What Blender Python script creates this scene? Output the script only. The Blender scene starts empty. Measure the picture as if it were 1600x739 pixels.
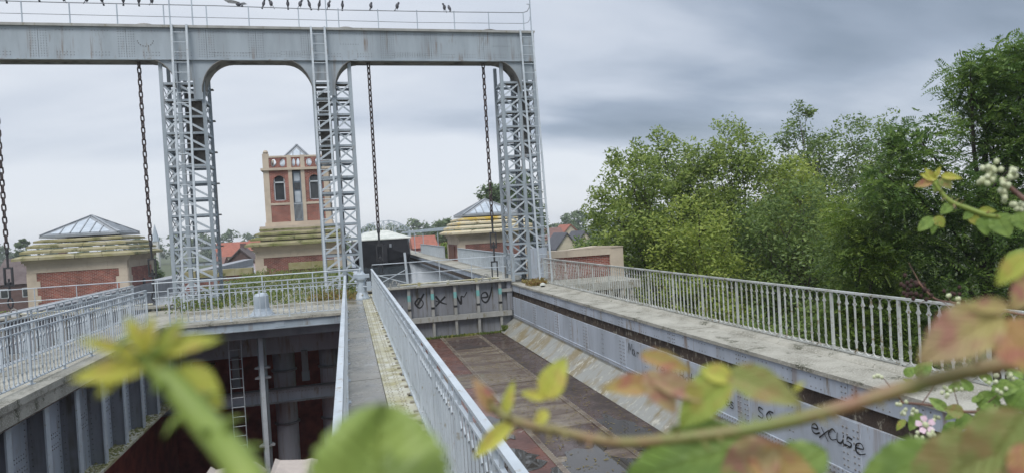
import bpy, math, random
import numpy as np
from mathutils import Vector, Matrix

scene = bpy.context.scene
col = scene.collection
R = math.radians
rnd = random.Random(7)

# ---------------------------------------------------------------- camera
cam_d = bpy.data.cameras.new('camera'); cam = bpy.data.objects.new('camera', cam_d); col.objects.link(cam)
cam_d.sensor_width = 36.0; cam_d.lens = 1030.0/1600*36; cam_d.clip_start = .02; cam_d.clip_end = 6000
cx, cu, cf = Vector((.9683, -.2429, -.0577)), Vector((.0597, .0010, .9982)), Vector((.2424, .9700, -.0155))
M = Matrix(((cx[0], cu[0], -cf[0], 0), (cx[1], cu[1], -cf[1], 0), (cx[2], cu[2], -cf[2], 2.2), (0, 0, 0, 1)))
cam.matrix_world = M
cam_d.dof.use_dof = True; cam_d.dof.focus_distance = 16.0; cam_d.dof.aperture_fstop = 5.4
scene.camera = cam

# ---------------------------------------------------------------- world, sun, exposure
SUN_EL, SUN_AZ = R(52), R(205)          # azimuth measured from +Y clockwise: behind the camera, to the left
w = bpy.data.worlds.new('World'); scene.world = w; w.use_nodes = True
nt = w.node_tree; nt.nodes.clear()
def N(nt, t, **k):
    n = nt.nodes.new(t)
    for a, b in k.items():
        if a[0] == '_': n.inputs[a[1:].replace('_', ' ')].default_value = b
        else: setattr(n, a, b)
    return n
def L(nt, a, b): nt.links.new(a, b)
def ramp(nt, src, stops):
    r = N(nt, 'ShaderNodeValToRGB'); e = r.color_ramp.elements
    while len(e) < len(stops): e.new(.5)
    for i, (p, c) in enumerate(stops):
        e[i].position = p; e[i].color = (c[0], c[1], c[2], 1) if hasattr(c, '__len__') else (c, c, c, 1)
    L(nt, src, r.inputs[0]); return r.outputs[0]
def math_(nt, op, a, b=None):
    m = N(nt, 'ShaderNodeMath', operation=op)
    for i, v in enumerate((a, b)):
        if v is None: continue
        if hasattr(v, 'is_output'): L(nt, v, m.inputs[i])
        else: m.inputs[i].default_value = v
    return m.outputs[0]
def mix(nt, f, a, b, mode='MIX'):
    m = N(nt, 'ShaderNodeMix', data_type='RGBA', blend_type=mode)
    for s, v in ((m.inputs[0], f), (m.inputs[6], a), (m.inputs[7], b)):
        if hasattr(v, 'is_output'): L(nt, v, s)
        elif s.type == 'VALUE': s.default_value = v
        else: s.default_value = (v[0], v[1], v[2], 1)
    return m.outputs[2]
sky = N(nt, 'ShaderNodeTexSky', sky_type='NISHITA', sun_disc=False, sun_elevation=SUN_EL, sun_rotation=SUN_AZ)
tc = N(nt, 'ShaderNodeTexCoord'); sep = N(nt, 'ShaderNodeSeparateXYZ'); L(nt, tc.outputs['Generated'], sep.inputs[0])
el = math_(nt, 'MAXIMUM', sep.outputs[2], 0.0)
den = math_(nt, 'ADD', el, 0.30)
cmb = N(nt, 'ShaderNodeCombineXYZ')
L(nt, math_(nt, 'DIVIDE', sep.outputs[0], den), cmb.inputs[0]); L(nt, math_(nt, 'DIVIDE', sep.outputs[1], den), cmb.inputs[1])
mp = N(nt, 'ShaderNodeMapping'); mp.inputs['Scale'].default_value = (.55, 1.15, 1); mp.inputs['Location'].default_value = (8.36, 6.79, 1.52); L(nt, cmb.outputs[0], mp.inputs[0])
n1 = N(nt, 'ShaderNodeTexNoise', _Scale=1.0, _Detail=5.0, _Roughness=.42, _Distortion=.5); L(nt, mp.outputs[0], n1.inputs['Vector'])
n2 = N(nt, 'ShaderNodeTexNoise', _Scale=3.4, _Detail=4.0, _Roughness=.5); L(nt, mp.outputs[0], n2.inputs['Vector'])
cl = math_(nt, 'ADD', math_(nt, 'MULTIPLY', n1.outputs[0], .8), math_(nt, 'MULTIPLY', n2.outputs[0], .2))
cloud = ramp(nt, cl, [(.36, (1.75, 2.2, 2.8)), (.45, (2.75, 3.25, 4.05)), (.53, (4.5, 4.95, 5.7)), (.64, (5.8, 6.15, 6.7))])
zen = math_(nt, 'ADD', 1.0, math_(nt, 'MULTIPLY', math_(nt, 'MAXIMUM', math_(nt, 'SUBTRACT', el, .30), 0.0), 1.3))
cloud = mix(nt, 1.0, cloud, zen, 'MULTIPLY')
hor = ramp(nt, el, [(0.0, .95), (.04, .65), (.08, .25), (.14, 0.0)])
veil = mix(nt, hor, cloud, (6.35, 6.6, 6.95))
skyc = mix(nt, .93, sky.outputs[0], veil)
bg = N(nt, 'ShaderNodeBackground', _Strength=.1); L(nt, skyc, bg.inputs[0])
wo = N(nt, 'ShaderNodeOutputWorld'); L(nt, bg.outputs[0], wo.inputs[0])
sd = bpy.data.lights.new('sun', 'SUN'); sd.energy = 1.5; sd.angle = R(25); sd.color = (1, .97, .92)
so = bpy.data.objects.new('sun', sd); col.objects.link(so)
sv = Vector((math.sin(SUN_AZ)*math.cos(SUN_EL), math.cos(SUN_AZ)*math.cos(SUN_EL), math.sin(SUN_EL)))
so.rotation_euler = sv.to_track_quat('Z', 'Y').to_euler(); so.location = (0, 0, 60)
scene.view_settings.view_transform = 'Standard'; scene.view_settings.look = 'None'
scene.view_settings.exposure = 0.42; scene.view_settings.gamma = 1.0

# ---------------------------------------------------------------- materials
MAT = {}
def material(name, base, alt=None, rough=.6, scale=1.5, detail=6, lo=.38, hi=.62, streak=1.0, spots=None, spot_at=.66, spot_scale=6.0,
             stretch=(1, 1), metallic=0.0, bump=0.0, bump_scale=40.0, spec=.5, rough2=None, trans=0.0, speck=None, runs=None):
    m = bpy.data.materials.new(name); m.use_nodes = True; t = m.node_tree
    b = t.nodes['Principled BSDF']; b.inputs['Roughness'].default_value = rough; b.inputs['Metallic'].default_value = metallic
    b.inputs['Specular IOR Level'].default_value = spec
    g = N(t, 'ShaderNodeNewGeometry'); mpn = N(t, 'ShaderNodeMapping'); mpn.inputs['Scale'].default_value = (stretch[0], stretch[1], 1.0/streak)
    L(t, g.outputs['Position'], mpn.inputs[0])
    alt = alt or tuple(c*.8 for c in base)
    no = N(t, 'ShaderNodeTexNoise', _Scale=scale, _Detail=float(detail), _Roughness=.62); L(t, mpn.outputs[0], no.inputs['Vector'])
    c = ramp(t, no.outputs[0], [(lo, base), (hi, alt)])
    if spots:
        ns = N(t, 'ShaderNodeTexNoise', _Scale=spot_scale, _Detail=7.0, _Roughness=.7); L(t, mpn.outputs[0], ns.inputs['Vector'])
        f = ramp(t, ns.outputs[0], [(spot_at-.05, 0.0), (spot_at+.05, 1.0)])
        c = mix(t, f, c, spots)
    if speck:
        nk = N(t, 'ShaderNodeTexNoise', _Scale=speck[1], _Detail=3.0); L(t, g.outputs['Position'], nk.inputs['Vector'])
        c = mix(t, ramp(t, nk.outputs[0], [(.56, 0.0), (.62, 1.0)]), c, speck[0])
    if runs:
        mr = N(t, 'ShaderNodeMapping'); mr.inputs['Scale'].default_value = (1, 1, .06); L(t, g.outputs['Position'], mr.inputs[0])
        nr = N(t, 'ShaderNodeTexNoise', _Scale=runs[1], _Detail=4.0, _Roughness=.6); L(t, mr.outputs[0], nr.inputs['Vector'])
        nz = N(t, 'ShaderNodeTexNoise', _Scale=1.1, _Detail=3.0); L(t, g.outputs['Position'], nz.inputs['Vector'])
        fr_ = math_(t, 'MULTIPLY', ramp(t, nr.outputs[0], [(runs[2], 0.0), (runs[2]+.14, .8)]), ramp(t, nz.outputs[0], [(.40, 0.0), (.60, 1.0)])); c = mix(t, fr_, c, runs[0])
    L(t, c, b.inputs['Base Color'])
    if rough2 is not None:
        L(t, ramp(t, no.outputs[0], [(lo, rough), (hi, rough2)]), b.inputs['Roughness'])
    if bump:
        nb = N(t, 'ShaderNodeTexNoise', _Scale=bump_scale, _Detail=4.0); L(t, g.outputs['Position'], nb.inputs['Vector'])
        bp = N(t, 'ShaderNodeBump', _Strength=bump, _Distance=.02); L(t, nb.outputs[0], bp.inputs['Height']); L(t, bp.outputs[0], b.inputs['Normal'])
    MAT[name] = m; return m
material('steel', (.35, .40, .44), (.265, .305, .335), .5, 1.1, streak=4, lo=.40, hi=.66, spots=(.20, .175, .14), spot_at=.655, spot_scale=2.6, runs=((.17, .12, .08), 7.0, .55), bump=.08, bump_scale=6)
material('rail_steel', (.52, .57, .61), (.43, .475, .51), .42, 2.5, spots=(.27, .23, .16), spot_at=.64, spot_scale=12)
material('rail_aged', (.52, .535, .515), (.38, .39, .36), .5, 2.5, spots=(.20, .16, .09), spot_at=.59, spot_scale=11)
material('wall_steel', (.455, .50, .565), (.34, .375, .42), .5, 1.0, streak=4, lo=.42, hi=.64, spots=(.24, .20, .15), spot_at=.645, spot_scale=3.2, runs=((.22, .15, .10), 6.0, .54), bump=.06, bump_scale=5)
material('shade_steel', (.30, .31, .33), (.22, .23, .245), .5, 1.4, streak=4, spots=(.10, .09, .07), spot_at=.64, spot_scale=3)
material('gate_steel', (.26, .272, .298), (.185, .19, .205), .5, 1.6, streak=5, spots=(.10, .085, .05), spot_at=.62, spot_scale=3, runs=((.08, .065, .04), 6.0, .52))
material('gate_rib', (.36, .36, .34), (.27, .27, .25), .5, 2.2, streak=4, spots=(.2, .18, .12), spot_at=.62)
material('turquoise', (.17, .42, .40), (.20, .34, .33), .6)
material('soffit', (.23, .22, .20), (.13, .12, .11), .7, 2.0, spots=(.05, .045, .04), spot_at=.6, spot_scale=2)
material('dark_steel', (.045, .047, .052), (.03, .03, .033), .5, 2)
material('pit_steel', (.30, .32, .345), (.20, .212, .23), .5, 1.5, streak=4)
material('pit_brick', (.30, .10, .085), (.17, .062, .058), .85, 2.0, bump=.3, bump_scale=14)
material('chain', (.050, .042, .042), (.075, .05, .045), .6, 30)
material('fender', (.085, .06, .042), (.04, .028, .022), .85, 3.0, streak=1.5, spots=(.30, .27, .21), spot_at=.60, spot_scale=9, bump=.5, bump_scale=30)
material('rivet', (.20, .21, .22), (.14, .13, .12), .5, 8)
material('rivet_old', (.20, .17, .12), (.33, .32, .27), .6, 12)
material('concrete', (.40, .385, .33), (.235, .225, .185), .8, 1.3, spots=(.085, .085, .055), spot_at=.595, spot_scale=2.4, bump=.35, bump_scale=22, speck=((.46, .44, .38), 42))
material('deck', (.30, .285, .25), (.17, .165, .145), .40, 1.1, rough2=.12, spots=(.33, .33, .30), spot_at=.63, spot_scale=1.9, bump=.18, bump_scale=18)
material('deck_plate', (.56, .56, .50), (.36, .33, .17), .5, 2.2, spots=(.22, .20, .08), spot_at=.585, spot_scale=4, bump=.15)
material('skirt', (.285, .29, .27), (.225, .185, .105), .55, 1.1, lo=.44, hi=.60, stretch=(1, 1.6), spots=(.47, .455, .39), spot_at=.60, spot_scale=4.2, bump=.5, bump_scale=7)
material('floor_rust', (.175, .072, .05), (.078, .036, .028), .08, .9, rough2=.5, spots=(.34, .31, .26), spot_at=.655, spot_scale=3.2, bump=.12, bump_scale=10)
material('floor_beige', (.205, .165, .12), (.088, .06, .045), .08, 1.6, rough2=.5, lo=.42, hi=.58, stretch=(.45, 1.5), spots=(.10, .06, .04), spot_at=.62, spot_scale=2.5, bump=.15, bump_scale=10)
material('floor_dark', (.085, .055, .046), (.042, .031, .027), .10, 1.2, rough2=.6, spots=(.30, .24, .15), spot_at=.70, spot_scale=5, bump=.2, bump_scale=14)
material('stone', (.56, .475, .375), (.46, .385, .305), .85, 1.2, spots=(.27, .225, .17), spot_at=.68, spot_scale=2.5, bump=.15, bump_scale=15)
material('moss_stone', (.36, .325, .215), (.25, .225, .10), .9, 1.1, spots=(.13, .13, .05), spot_at=.60, spot_scale=1.6, bump=.4, bump_scale=12)
material('moss_dark', (.30, .27, .16), (.165, .175, .06), .9, 1.1, spots=(.085, .095, .035), spot_at=.58, spot_scale=1.8, bump=.4, bump_scale=12)
material('lichen_stone', (.56, .50, .36), (.58, .40, .07), .9, .42, lo=.50, hi=.60, spots=(.20, .17, .10), spot_at=.64, spot_scale=1.5, bump=.3, bump_scale=12)
material('lead', (.30, .32, .34), (.23, .25, .27), .5, 2)
material('roof_glass', (.50, .55, .60), (.38, .43, .48), .12, 1.5)
material('window_glass', (.055, .06, .065), (.035, .04, .042), .08, 1.0)
material('frame_paint', (.55, .58, .6), (.45, .48, .5), .5, 3)
material('door_blue', (.17, .21, .26), (.12, .15, .19), .4, 3)
material('barge_black', (.016, .016, .020), (.028, .028, .032), .45, 2)
material('white_paint', (.62, .63, .58), (.48, .50, .45), .5, 2)
material('water', (.07, .085, .095), (.05, .065, .07), .12, .5, bump=.35, bump_scale=5)
material('ink', (.012, .012, .014), (.02, .02, .022), .6)
material('ground', (.055, .085, .025), (.085, .09, .035), .95, .25, bump=.4, bump_scale=3)
material('earth', (.10, .085, .055), (.06, .07, .03), .95, 2.0, bump=.5, bump_scale=8)
material('road', (.06, .06, .062), None, .9, 1)
material('tile_roof', (.36, .125, .08), (.28, .095, .065), .8, 1.5, spots=(.24, .09, .06), spot_at=.62, spot_scale=1.2)
material('tile_old', (.20, .105, .085), (.15, .08, .068), .8, 1.0, spots=(.12, .09, .08), spot_at=.6)
material('slate', (.07, .07, .082), (.05, .05, .06), .6, 1)
material('tile_brown', (.135, .105, .10), (.10, .075, .072), .85, 1.0)
material('house_brick', (.155, .095, .085), (.115, .07, .062), .9, 1.0)
material('house_cream', (.56, .50, .38), (.48, .42, .32), .9, 1)
material('house_white', (.66, .65, .62), None, .9, 1)
material('panel_brown', (.17, .075, .05), (.12, .055, .04), .8, 2)
material('pale_metal', (.42, .48, .53), (.36, .41, .46), .4, 2)
material('bark', (.085, .07, .055), (.05, .042, .034), .9, 6, bump=.5, bump_scale=18)
material('wall_stone', (.46, .40, .35), (.35, .30, .27), .9, 6, bump=.5, bump_scale=20)
material('bird_grey', (.12, .12, .135), (.06, .06, .07), .7, 25)
material('bird_white', (.6, .6, .6), (.2, .2, .2), .7, 25)
material('bud', (.62, .64, .45), (.48, .52, .30), .7, 60)
material('petal', (.80, .55, .66), (.75, .62, .68), .6, 60)
material('withered', (.035, .018, .016), (.06, .03, .025), .9, 60)
material('cane_green', (.24, .30, .055), (.17, .235, .04), .55, 25)
material('cane_red', (.17, .20, .05), (.25, .125, .075), .5, 18)
material('cane_purple', (.12, .06, .05), (.2, .11, .07), .6, 30)
material('red_paint', (.45, .10, .075), (.38, .09, .07), .6, 1)

def brick_mat(name, c1, c2, mortar, bw=.22, bh=.075):
    m = bpy.data.materials.new(name); m.use_nodes = True; t = m.node_tree; b = t.nodes['Principled BSDF']
    g = N(t, 'ShaderNodeNewGeometry'); s = N(t, 'ShaderNodeSeparateXYZ'); L(t, g.outputs['Position'], s.inputs[0])
    cb = N(t, 'ShaderNodeCombineXYZ'); L(t, math_(t, 'ADD', s.outputs[0], s.outputs[1]), cb.inputs[0]); L(t, s.outputs[2], cb.inputs[1])
    br = N(t, 'ShaderNodeTexBrick', _Scale=1.0, _Mortar_Size=.009, _Mortar_Smooth=.2, _Bias=.0, _Brick_Width=bw, _Row_Height=bh)
    L(t, cb.outputs[0], br.inputs['Vector'])
    br.inputs['Color1'].default_value = (*c1, 1); br.inputs['Color2'].default_value = (*c2, 1); br.inputs['Mortar'].default_value = (*mortar, 1)
    no = N(t, 'ShaderNodeTexNoise', _Scale=1.6, _Detail=6.0); L(t, g.outputs['Position'], no.inputs['Vector'])
    c = mix(t, .55, br.outputs[0], ramp(t, no.outputs[0], [(.33, .45), (.66, 1.2)]), 'MULTIPLY')
    L(t, c, b.inputs['Base Color']); b.inputs['Roughness'].default_value = .9
    bp = N(t, 'ShaderNodeBump', _Strength=.6, _Distance=.008, invert=True); L(t, br.outputs[1], bp.inputs['Height']); L(t, bp.outputs[0], b.inputs['Normal'])
    MAT[name] = m
brick_mat('brick', (.33, .088, .062), (.20, .052, .045), (.42, .34, .28))
brick_mat('brick_dark', (.25, .08, .062), (.16, .052, .045), (.33, .26, .22))
brick_mat('plate_brick', (.25, .10, .07), (.20, .09, .07), (.3, .25, .2))

def leaf_mat(name, dark, mid, light, clump=.5, trans=.35, rough=.5):
    m = bpy.data.materials.new(name); m.use_nodes = True; t = m.node_tree; b = t.nodes['Principled BSDF']
    g = N(t, 'ShaderNodeNewGeometry'); no = N(t, 'ShaderNodeTexNoise', _Scale=clump, _Detail=3.0); L(t, g.outputs['Position'], no.inputs['Vector'])
    at = N(t, 'ShaderNodeAttribute', attribute_name='rnd')
    f = math_(t, 'ADD', math_(t, 'MULTIPLY', no.outputs[0], .7), math_(t, 'MULTIPLY', at.outputs['Fac'], .42))
    c = ramp(t, f, [(.30, dark), (.55, mid), (.80, light)])
    L(t, c, b.inputs['Base Color']); b.inputs['Roughness'].default_value = rough
    tr = N(t, 'ShaderNodeBsdfTranslucent'); L(t, c, tr.inputs[0]); ms = N(t, 'ShaderNodeMixShader'); ms.inputs[0].default_value = trans
    L(t, b.outputs[0], ms.inputs[1]); L(t, tr.outputs[0], ms.inputs[2]); L(t, ms.outputs[0], t.nodes['Material Output'].inputs[0]); MAT[name] = m
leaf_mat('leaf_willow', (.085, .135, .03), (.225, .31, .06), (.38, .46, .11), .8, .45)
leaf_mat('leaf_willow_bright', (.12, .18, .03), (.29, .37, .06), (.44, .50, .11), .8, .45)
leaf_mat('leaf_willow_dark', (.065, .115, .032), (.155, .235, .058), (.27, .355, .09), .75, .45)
leaf_mat('leaf_ash', (.065, .13, .03), (.13, .22, .05), (.24, .34, .075), .6, .42)
leaf_mat('leaf_ash_bright', (.084, .147, .028), (.168, .252, .045), (.280, .364, .070), .7, .45)
leaf_mat('leaf_far', (.080, .130, .055), (.120, .180, .070), (.180, .240, .095), .12, .4)
leaf_mat('leaf_weed', (.070, .120, .025), (.140, .200, .040), (.300, .280, .070), 1.2)
leaf_mat('leaf_dry', (.220, .170, .060), (.320, .270, .080), (.250, .120, .050), 2.0)

def bramble_mat(name, a, b_, vein, blotch, trans=.3):
    m = bpy.data.materials.new(name); m.use_nodes = True; t = m.node_tree; b = t.nodes['Principled BSDF']
    tcn = N(t, 'ShaderNodeTexCoord'); s = N(t, 'ShaderNodeSeparateXYZ'); L(t, tcn.outputs['Object'], s.inputs[0])
    ay = math_(t, 'ABSOLUTE', s.outputs[1])
    ph = math_(t, 'SUBTRACT', math_(t, 'MULTIPLY', s.outputs[0], 9.0), math_(t, 'MULTIPLY', ay, 7.0))
    fr = math_(t, 'ABSOLUTE', math_(t, 'SUBTRACT', math_(t, 'FRACT', ph), .5))
    vn = ramp(t, fr, [(.0, 1.0), (.16, 0.0)])
    mid = ramp(t, ay, [(.0, 1.0), (.03, 0.0)])
    v = math_(t, 'MAXIMUM', vn, mid)
    g = N(t, 'ShaderNodeNewGeometry'); no = N(t, 'ShaderNodeTexNoise', _Scale=26.0, _Detail=3.0); L(t, g.outputs['Position'], no.inputs['Vector'])
    n2 = N(t, 'ShaderNodeTexNoise', _Scale=2.6, _Detail=4.0); L(t, tcn.outputs['Object'], n2.inputs['Vector'])
    c = ramp(t, no.outputs[0], [(.36, a), (.64, b_)])
    c = mix(t, ramp(t, n2.outputs[0], [(.52, 0.0), (.66, .85)]), c, blotch)
    c = mix(t, math_(t, 'MULTIPLY', v, .35), c, vein)
    L(t, c, b.inputs['Base Color']); b.inputs['Roughness'].default_value = .5
    bp = N(t, 'ShaderNodeBump', _Strength=.5, _Distance=.03, invert=True); L(t, v, bp.inputs['Height']); L(t, bp.outputs[0], b.inputs['Normal'])
    tr = N(t, 'ShaderNodeBsdfTranslucent'); L(t, c, tr.inputs[0]); ms = N(t, 'ShaderNodeMixShader'); ms.inputs[0].default_value = trans
    L(t, b.outputs[0], ms.inputs[1]); L(t, tr.outputs[0], ms.inputs[2]); L(t, ms.outputs[0], t.nodes['Material Output'].inputs[0]); MAT[name] = m
bramble_mat('bramble_green', (.20, .32, .06), (.30, .42, .10), (.34, .45, .16), (.17, .27, .06))
bramble_mat('bramble_round', (.20, .30, .055), (.33, .43, .10), (.34, .43, .13), (.15, .22, .045))
material('puddle', (.06, .055, .05), (.05, .045, .04), .02, 2)
bramble_mat('bramble_lime', (.36, .40, .06), (.28, .36, .07), (.42, .45, .12), (.40, .33, .08))
bramble_mat('bramble_yellow', (.60, .58, .09), (.48, .52, .09), (.54, .54, .15), (.56, .44, .11))
bramble_mat('bramble_orange', (.50, .30, .12), (.42, .34, .10), (.48, .34, .15), (.44, .16, .12))
bramble_mat('bramble_pink', (.52, .30, .18), (.50, .38, .16), (.46, .24, .18), (.46, .17, .16))
bramble_mat('bramble_red', (.46, .40, .14), (.43, .29, .18), (.40, .20, .15), (.42, .19, .15))
bramble_mat('bramble_olive', (.28, .34, .09), (.33, .33, .11), (.36, .30, .12), (.36, .25, .10))

# ---------------------------------------------------------------- helpers
WL = {}
class MB:
    def __init__(s): s.v = []; s.f = []
    def add(s, vs, fs):
        o = len(s.v); s.v += [tuple(p) for p in vs]; s.f += [tuple(i+o for i in q) for q in fs]; return s
    def box(s, x0, x1, y0, y1, z0, z1):
        return s.add([(x0,y0,z0),(x1,y0,z0),(x1,y1,z0),(x0,y1,z0),(x0,y0,z1),(x1,y0,z1),(x1,y1,z1),(x0,y1,z1)],
                     [(3,2,1,0),(4,5,6,7),(0,1,5,4),(1,2,6,5),(2,3,7,6),(3,0,4,7)])
    def bar(s, p, q, a, b=None, up=(0, 0, 1)):
        b = b or a; p = Vector(p); q = Vector(q); d = (q-p).normalized(); up = Vector(up)
        if abs(d.dot(up)) > .97: up = Vector((0, 1, 0))
        x = d.cross(up).normalized(); y = x.cross(d)
        vs = [c+x*(a/2*i)+y*(b/2*j) for c in (p, q) for i, j in ((-1,-1),(1,-1),(1,1),(-1,1))]
        return s.add(vs, [(0,1,2,3),(7,6,5,4),(4,5,1,0),(5,6,2,1),(6,7,3,2),(7,4,0,3)])
    def tube(s, pts, r, n=6, cap=True):
        pts = [Vector(p) for p in pts]; m = len(pts); rs = r if hasattr(r, '__len__') else [r]*m
        o = len(s.v); ref = None
        for i, p in enumerate(pts):
            d = (pts[min(i+1, m-1)]-pts[max(i-1, 0)]).normalized()
            if ref is None: ref = d.cross(Vector((0,0,1)) if abs(d.z) < .9 else Vector((0,1,0))).normalized()
            x = (ref-d*ref.dot(d)).normalized(); y = d.cross(x); ref = x
            for k in range(n):
                a = 2*math.pi*k/n; s.v.append(tuple(p+x*(rs[i]*math.cos(a))+y*(rs[i]*math.sin(a))))
        for i in range(m-1):
            for k in range(n):
                k2 = (k+1) % n; s.f.append((o+i*n+k, o+i*n+k2, o+(i+1)*n+k2, o+(i+1)*n+k))
        if cap: s.f.append(tuple(o+k for k in reversed(range(n)))); s.f.append(tuple(o+(m-1)*n+k for k in range(n)))
        return s
    def prism(s, poly, d):        # poly: 3D points, d: extrusion vector
        n = len(poly); d = Vector(d); vs = [Vector(p) for p in poly]+[Vector(p)+d for p in poly]
        return s.add(vs, [tuple(reversed(range(n))), tuple(range(n, 2*n))]+[(i, (i+1) % n, n+(i+1) % n, n+i) for i in range(n)])
    def lathe(s, c, prof, n=12):
        o = len(s.v)
        for r, z in prof:
            for k in range(n): a = 2*math.pi*k/n; s.v.append((c[0]+r*math.cos(a), c[1]+r*math.sin(a), c[2]+z))
        for i in range(len(prof)-1):
            for k in range(n): k2 = (k+1) % n; s.f.append((o+i*n+k, o+i*n+k2, o+(i+1)*n+k2, o+(i+1)*n+k))
        s.f.append(tuple(o+k for k in reversed(range(n)))); s.f.append(tuple(o+(len(prof)-1)*n+k for k in range(n)))
        return s
    def rivet(s, p, nrm, r=.011):
        nrm = Vector(nrm); x = nrm.orthogonal().normalized(); y = nrm.cross(x); p = Vector(p)
        vs = [p+(x*math.cos(a)+y*math.sin(a))*r for a in [k*math.pi/3 for k in range(6)]]+[p+nrm*r*.6+(x*math.cos(a)+y*math.sin(a))*r*.55 for a in [k*math.pi/3 for k in range(6)]]
        return s.add(vs, [(k, (k+1) % 6, 6+(k+1) % 6, 6+k) for k in range(6)]+[tuple(range(6, 12))])
    def ball(s, c, r, n=6, m=4, sc=(1,1,1)):
        o = len(s.v); c = Vector(c)
        for i in range(1, m):
            t = math.pi*i/m
            for k in range(n):
                a = 2*math.pi*k/n; s.v.append((c.x+sc[0]*r*math.sin(t)*math.cos(a), c.y+sc[1]*r*math.sin(t)*math.sin(a), c.z+sc[2]*r*math.cos(t)))
        s.v.append((c.x, c.y, c.z+r*sc[2])); s.v.append((c.x, c.y, c.z-r*sc[2])); T = o+(m-1)*n
        for i in range(m-2):
            for k in range(n): k2 = (k+1) % n; s.f.append((o+i*n+k, o+(i+1)*n+k, o+(i+1)*n+k2, o+i*n+k2))
        for k in range(n): k2 = (k+1) % n; s.f.append((T, o+k, o+k2)); s.f.append((T+1, o+(m-2)*n+k2, o+(m-2)*n+k))
        return s
    def mesh(s, name, mat):
        me = bpy.data.meshes.new(name); me.from_pydata(s.v, [], s.f); me.update()
        if mat: me.materials.append(MAT[mat])
        return me
def tag(o, label=None, cat=None, group=None, kind=None):
    for k, v in (('label', label), ('category', cat), ('group', group), ('kind', kind)):
        if v: o[k] = v
    return o
def put(name, me, parent=None, loc=(0, 0, 0), rot=None, label=None, kind=None, scale=None):
    o = bpy.data.objects.new(name, me); col.objects.link(o); WL[o] = Vector(loc)
    if parent is not None: o.parent = parent; o.location = Vector(loc)-WL[parent]
    else: o.location = loc
    if rot is not None: o.rotation_euler = rot
    if scale is not None: o.scale = scale
    return tag(o, label, kind=kind)
def part(name, mb, mat, parent=None, label=None, kind=None): return put(name, mb.mesh(name, mat), parent, label=label, kind=kind)
def thing(name, label, cat, loc=(0, 0, 0), group=None): return tag(put(name, None, None, loc), label, cat, group)
def structure(name, mb, mat): return tag(put(name, mb.mesh(name, mat)), kind='structure')
def smooth(o):
    for p in o.data.polygons: p.use_smooth = True
    return o
# ---------------------------------------------------------------- ground and far setting
g = MB(); g.box(-700, 700, 75, 1100, -9.0, -8.0); structure('ground', g, 'ground')
g = MB(); g.box(-700, -13.2, -40, 75, -9.0, -8.0); g.box(9.2, 700, -40, 75, -9.0, -8.0); g.box(-13.2, 9.2, -40, 75, -9.2, -8.2); structure('low_ground', g, 'ground')
g = MB(); g.add([(-13, -30, -8.1), (11, -30, -8.1), (11, -30, .75), (-13, -30, .75), (-13, 2.34, -8.1), (11, 2.34, -8.1), (11, 2.34, .82), (-13, 2.34, .82)],
   [(0,1,2,3),(3,2,6,7),(4,7,6,5),(0,3,7,4),(1,5,6,2)]); structure('embankment', g, 'earth')
# pit beneath the bridge (dark red brick chamber)
p = MB(); p.box(-6.6, .6, 27.0, 27.4, -8.2, -.35); p.box(-11.9, -6.6, 2, 27, -8.2, -2.9); p.box(-6.4, .5, 22.9, 27.0, -.45, -.3)
structure('pit_wall', p, 'pit_brick')
p = MB(); p.box(-6.6, .8, 2, 27, -8.15, -7.4); structure('pit_floor', p, 'pit_brick')
# masonry platform behind the bridge
p = MB(); p.box(-5.9, .35, 22.9, 75, -.29, -.02); structure('platform', p, 'concrete')

# ---------------------------------------------------------------- near stone wall
t = thing('stone_wall', 'rough pinkish stone wall top at the bottom edge below the thorny shoot', 'wall', (-3, 2.6, 0))
b = MB(); b.box(-6.4, -.16, 2.36, 2.78, -8, 1.02); part('wall_core', b, 'wall_stone', t)
def rough_stone(x0, x1, y0, y1, z0, z1, s, j=.02):
    r = random.Random(s); c = MB(); n = 4
    xs = [x0+(x1-x0)*i/n for i in range(n+1)]; top = []; bot = []
    for ring in range(3):
        z = (z0, z1-.035, z1)[ring]; ins = (0, 0, .03)[ring]
        pts = [(x, y0+ins) for x in xs]+[(x, y1-ins) for x in reversed(xs)]
        for x, y in pts:
            e = ins if x in (x0, x1) else 0; e = e if x == x0 else -e
            c.v.append((x+e+r.uniform(-j, j)*.5, y+r.uniform(-j, j)*.6, z+r.uniform(-j, j)*(ring > 0)))
    m = 2*(n+1)
    for ring in range(2):
        for k in range(m): k2 = (k+1) % m; c.f.append((ring*m+k, ring*m+k2, (ring+1)*m+k2, (ring+1)*m+k))
    for i in range(n): c.f.append((2*m+i, 2*m+i+1, 2*m+m-2-i, 2*m+m-1-i))
    c.f.append(tuple(reversed(range(m)))); return c
x = -.17; k = 0
while x > -6.2:
    wd = rnd.uniform(.15, .30); part('stone', rough_stone(x-wd+.014, x, 2.3, 2.8, 1.025, (1.335 if k < 2 else 1.24)+rnd.uniform(-.012, .012), 40+k, .016), 'wall_stone', t); x -= wd; k += 1

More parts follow.
